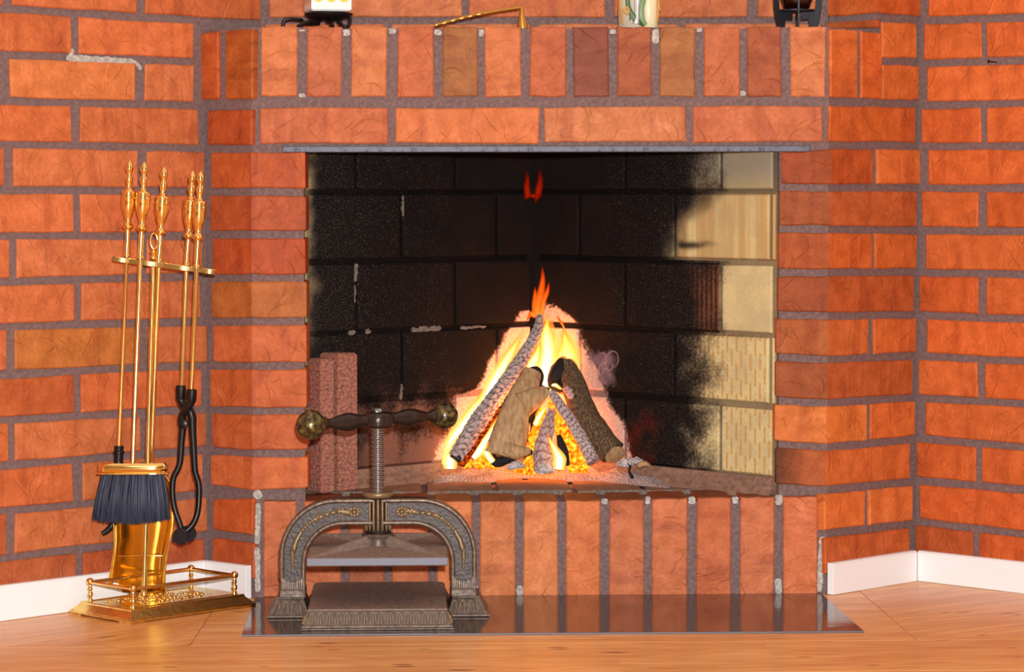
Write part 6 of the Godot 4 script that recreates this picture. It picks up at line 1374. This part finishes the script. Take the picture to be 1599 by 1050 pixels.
	b(WR, 0.7944, 1.0404, 0.2607, 0.2607, 0.3241, 0.3241, 0, 0, 0)
	b(WR, -0.0031, 0.1257, 0.187, 0.1866, 0.2498, 0.2487, -0.0005, -0.0006, 0)
	b(WR, 0.1393, 0.3853, 0.1865, 0.1858, 0.2485, 0.2465, -0.0006, 0, 0)
	b(WR, 0.3983, 0.6443, 0.1858, 0.1858, 0.2465, 0.2465, 0, 0, 0)
	b(WR, 0.6573, 0.9033, 0.1858, 0.1858, 0.2465, 0.2465, 0, 0, 0)
	b(WR, 0.9163, 1.1623, 0.1858, 0.1858, 0.2465, 0.2465, 0, 0, 0)
	b(WR, 0.0059, 0.2519, 0.1123, 0.1084, 0.1733, 0.173, -0.0005, 0, 0)
	b(WR, 0.2649, 0.5109, 0.1084, 0.1084, 0.173, 0.173, 0, 0, 0)
	b(WR, 0.5239, 0.7699, 0.1084, 0.1084, 0.173, 0.173, 0, 0, 0)
	b(WR, 0.7829, 1.0289, 0.1084, 0.1084, 0.173, 0.173, 0, 0, 0)
	b(WR, -0.0034, 0.1216, 0.0377, 0.0341, 0.0987, 0.0969, -0.0005, -0.0006, 1)
	b(WR, 0.1353, 0.3813, 0.0337, 0.0267, 0.0968, 0.0933, -0.0006, 0, 2)
	b(WR, 0.3943, 0.6403, 0.0267, 0.0267, 0.0933, 0.0933, 0, 0, 0)
	b(WR, 0.6533, 0.8993, 0.0267, 0.0267, 0.0933, 0.0933, 0, 0, 0)
	b(WR, 0.9123, 1.1583, 0.0267, 0.0267, 0.0933, 0.0933, 0, 0, 0)

func bricks_breast() -> void:
	b(B, -0.3339, -0.2466, 1.0119, 1.012, 1.0875, 1.0876, 0.0005, 0.0004, 0)
	b(B, -0.233, 0.009, 1.012, 1.0121, 1.0876, 1.0879, 0.0004, 0.0002, 0)
	b(B, 0.0215, 0.2633, 1.0121, 1.0122, 1.0879, 1.0881, 0.0002, 0, 0)
	b(B, 0.2804, 0.5185, 1.0122, 1.0123, 1.0882, 1.0884, 0, -0.0002, 0)
	b(B, 0.5369, 0.6505, 1.0123, 1.0123, 1.0884, 1.0885, -0.0002, -0.0003, 0)
	b(B, -0.3389, -0.1294, 1.1005, 1.1007, 1.163, 1.1634, 0.0004, 0.0003, 0)
	b(B, -0.1157, 0.131, 1.1007, 1.101, 1.1634, 1.1638, 0.0003, 0.0001, 0)
	b(B, 0.1458, 0.3923, 1.101, 1.1013, 1.1638, 1.1642, 0.0001, -0.0001, 0)
	b(B, 0.4072, 0.6501, 1.1013, 1.1016, 1.1642, 1.1646, -0.0001, -0.0003, 0)
	b(B, -0.3328, -0.2457, 1.176, 1.1761, 1.2384, 1.2386, 0.0004, 0.0004, 0)
	b(B, -0.2321, 0.0094, 1.1761, 1.1766, 1.2386, 1.2391, 0.0003, 0.0002, 0)
	b(B, 0.0219, 0.2632, 1.1766, 1.177, 1.2392, 1.2397, 0.0002, 0, 0)
	b(B, 0.2803, 0.518, 1.177, 1.1774, 1.2397, 1.2402, 0, -0.0002, 0)
	b(B, 0.5363, 0.6498, 1.1774, 1.1776, 1.2403, 1.2405, -0.0002, -0.0003, 0)
	b(B, -0.34, -0.1301, 0.935, 0.935, 1, 1.0001, 0.0004, 0.0003, 0)
	b(B, -0.1164, 0.1307, 0.935, 0.935, 1.0001, 1.0002, 0.0003, 0.0001, 0)
	b(B, 0.1456, 0.3926, 0.935, 0.9349, 1.0002, 1.0003, 0.0001, -0.0001, 0)
	b(B, 0.4075, 0.6509, 0.9349, 0.9349, 1.0003, 1.0004, -0.0001, -0.0003, 0)

func lintel() -> void:
	b(F, -0.3415, -0.122, 0.7858, 0.7861, 0.8471, 0.847, 0.0004, 0.0003, 3)
	b(F, -0.1093, 0.138, 0.7871, 0.7857, 0.8469, 0.8468, 0.0002, 0.0001, 4)
	b(F, 0.1468, 0.3916, 0.7868, 0.7887, 0.8467, 0.8499, 0.0001, -0.0001, 4)
	b(F, 0.404, 0.6283, 0.7865, 0.7884, 0.8493, 0.8497, -0.0001, -0.0003, 3)

func mantel() -> void:
	b(F, -0.3393, -0.2769, 0.8663, 0.8662, 0.9854, 0.9854, 0.0008, 0.0007, 4)
	b(F, -0.261, -0.2012, 0.8662, 0.8662, 0.9854, 0.9854, 0.0007, 0.0006, 3)
	b(F, -0.1848, -0.1239, 0.8662, 0.8661, 0.9854, 0.9854, 0.0006, 0.0005, 4)
	b(F, -0.1052, -0.0436, 0.8661, 0.8661, 0.9854, 0.9855, 0.0005, 0.0004, 3)
	b(F, -0.0277, 0.0323, 0.8661, 0.866, 0.9855, 0.9855, 0.0004, 0.0003, 7)
	b(F, 0.0444, 0.1067, 0.866, 0.866, 0.9855, 0.9855, 0.0003, 0.0002, 4)
	b(F, 0.1221, 0.1844, 0.866, 0.8659, 0.9855, 0.9855, 0.0002, 0.0001, 3)
	b(F, 0.1971, 0.2579, 0.8659, 0.8659, 0.9855, 0.9855, 0.0001, 0, 8)
	b(F, 0.2728, 0.3314, 0.8659, 0.8659, 0.9856, 0.9856, 0, -0.0001, 9)
	b(F, 0.3463, 0.4067, 0.8658, 0.8658, 0.9856, 0.9856, -0.0001, -0.0002, 7)
	b(F, 0.4227, 0.4848, 0.8658, 0.8658, 0.9856, 0.9856, -0.0002, -0.0003, 3)
	b(F, 0.4975, 0.5563, 0.8658, 0.8657, 0.9856, 0.9856, -0.0004, -0.0004, 9)
	b(F, 0.5724, 0.6335, 0.8657, 0.8657, 0.9856, 0.9857, -0.0005, -0.0005, 4)
	b(SL, -0.0079, 0.0367, 0.8634, 0.863, 0.9789, 0.9812, 0.0014, 0.0013, 2)
	b(SL, 0.0543, 0.1218, 0.8638, 0.8629, 0.9811, 0.9813, 0.0013, 0.0012, 7)
	b(SR, 0.0019, 0.0762, 0.8646, 0.8645, 0.9824, 0.9819, -0.0009, -0.001, 2)
	b(SR, 0.087, 0.1458, 0.8652, 0.8653, 0.9812, 0.9811, -0.001, -0.001, 2)

func hearth() -> void:
	b(F, -0.3408, -0.2832, 0.0021, 0.0028, 0.1703, 0.17, 0.0011, 0.001, 3)
	b(F, -0.2705, -0.2068, 0.0016, 0.0022, 0.1699, 0.1695, 0.001, 0.0009, 3)
	b(F, -0.1935, -0.132, 0.001, 0.0017, 0.1694, 0.1691, 0.0008, 0.0007, 9)
	b(F, -0.1187, -0.0554, 0.0005, 0.0011, 0.169, 0.1686, 0.0007, 0.0006, 3)
	b(F, -0.0415, 0.0202, -0.0001, 0.0006, 0.1685, 0.1681, 0.0006, 0.0004, 4)
	b(F, 0.0341, 0.0953, -0.0007, 0, 0.1681, 0.1677, 0.0004, 0.0003, 4)
	b(F, 0.1097, 0.1693, -0.0012, -0.0005, 0.1676, 0.1673, 0.0003, 0.0001, 4)
	b(F, 0.1838, 0.2429, -0.0018, -0.0011, 0.1675, 0.1683, 0.0001, 0, 4)
	b(F, 0.2591, 0.3194, -0.0023, -0.0016, 0.1685, 0.1693, 0, -0.0001, 3)
	b(F, 0.3334, 0.3952, -0.0029, -0.0022, 0.1695, 0.1704, -0.0002, -0.0003, 3)
	b(F, 0.4116, 0.4715, -0.0034, -0.0027, 0.1706, 0.1714, -0.0003, -0.0005, 3)
	b(F, 0.4878, 0.5471, -0.004, -0.0033, 0.1716, 0.1724, -0.0005, -0.0006, 3)
	b(F, 0.5628, 0.6229, -0.0045, -0.0039, 0.1726, 0.1735, -0.0006, -0.0008, 3)

func splay_left() -> void:
	b(SL, 0.0083, 0.1187, 0.7853, 0.7841, 0.8442, 0.8438, 0.0007, 0.0006, 1)
	b(SL, 0.0153, 0.1159, 0.1111, 0.1104, 0.1642, 0.1738, 0.0006, 0.0006, 2)
	b(SL, 0.0111, 0.1175, 0.0317, 0.0336, 0.0973, 0.0961, 0.0007, 0.0006, 1)

func splay_right() -> void:
	b(SR, 0.146, 0.2459, 0.9379, 0.9392, 1.0001, 1.0021, -0.0006, -0.0007, 0)
	b(SR, 0.1467, 0.2523, 0.8639, 0.865, 0.9246, 0.9258, -0.0006, -0.0006, 2)
	b(SR, 0.0007, 0.2437, 0.7883, 0.7895, 0.8492, 0.8515, -0.0004, -0.0006, 2)
	b(SR, 0.1335, 0.2576, 0.7148, 0.7142, 0.7757, 0.776, -0.0005, -0.0006, 0)
	b(SR, 0.1293, 0.2498, 0.5656, 0.5639, 0.6275, 0.6246, -0.0005, -0.0006, 2)
	b(SR, 0.127, 0.2494, 0.4145, 0.4123, 0.4762, 0.4726, -0.0005, -0.0006, 2)
	b(SR, 0.1192, 0.2491, 0.2627, 0.2617, 0.3257, 0.3234, -0.0005, -0.0006, 0)
	b(SR, -0.0102, 0.1032, 0.1125, 0.1112, 0.1757, 0.1738, -0.0004, -0.0005, 0)
	b(SR, 0.1151, 0.2412, 0.111, 0.1095, 0.1736, 0.1715, -0.0005, -0.0006, 0)
	b(SR, -0.0079, 0.2326, 0.036, 0.0338, 0.0993, 0.096, -0.0004, -0.0006, 1)

func corners_left() -> void:
	c(-0.4292, -0.0657, -0.3572, -0.2645, [0.7095, 0.7095, 0.7093, 0.772, 0.7707, 0.771], 2)
	c(-0.4322, -0.0685, -0.3574, -0.2638, [0.6343, 0.6362, 0.6362, 0.6964, 0.6965, 0.6963], 9)
	c(-0.4281, -0.0647, -0.3575, -0.2654, [0.5594, 0.5613, 0.5613, 0.6212, 0.6232, 0.6232], 1)
	c(-0.4311, -0.0675, -0.3577, -0.2636, [0.4833, 0.4863, 0.4862, 0.5462, 0.5483, 0.5482], 10)
	c(-0.4282, -0.0648, -0.3579, -0.2641, [0.4073, 0.4098, 0.41, 0.4703, 0.4733, 0.4732], 0)
	c(-0.4348, -0.0709, -0.3581, -0.2645, [0.3281, 0.3312, 0.3319, 0.3938, 0.3967, 0.3969], 0)
	c(-0.4318, -0.0681, -0.3583, -0.2638, [0.2563, 0.2581, 0.2581, 0.3151, 0.3182, 0.3188], 2)
	c(-0.4348, -0.0709, -0.3585, -0.2632, [0.1908, 0.1881, 0.192, 0.2429, 0.245, 0.245], 0)

func corners_right() -> void:
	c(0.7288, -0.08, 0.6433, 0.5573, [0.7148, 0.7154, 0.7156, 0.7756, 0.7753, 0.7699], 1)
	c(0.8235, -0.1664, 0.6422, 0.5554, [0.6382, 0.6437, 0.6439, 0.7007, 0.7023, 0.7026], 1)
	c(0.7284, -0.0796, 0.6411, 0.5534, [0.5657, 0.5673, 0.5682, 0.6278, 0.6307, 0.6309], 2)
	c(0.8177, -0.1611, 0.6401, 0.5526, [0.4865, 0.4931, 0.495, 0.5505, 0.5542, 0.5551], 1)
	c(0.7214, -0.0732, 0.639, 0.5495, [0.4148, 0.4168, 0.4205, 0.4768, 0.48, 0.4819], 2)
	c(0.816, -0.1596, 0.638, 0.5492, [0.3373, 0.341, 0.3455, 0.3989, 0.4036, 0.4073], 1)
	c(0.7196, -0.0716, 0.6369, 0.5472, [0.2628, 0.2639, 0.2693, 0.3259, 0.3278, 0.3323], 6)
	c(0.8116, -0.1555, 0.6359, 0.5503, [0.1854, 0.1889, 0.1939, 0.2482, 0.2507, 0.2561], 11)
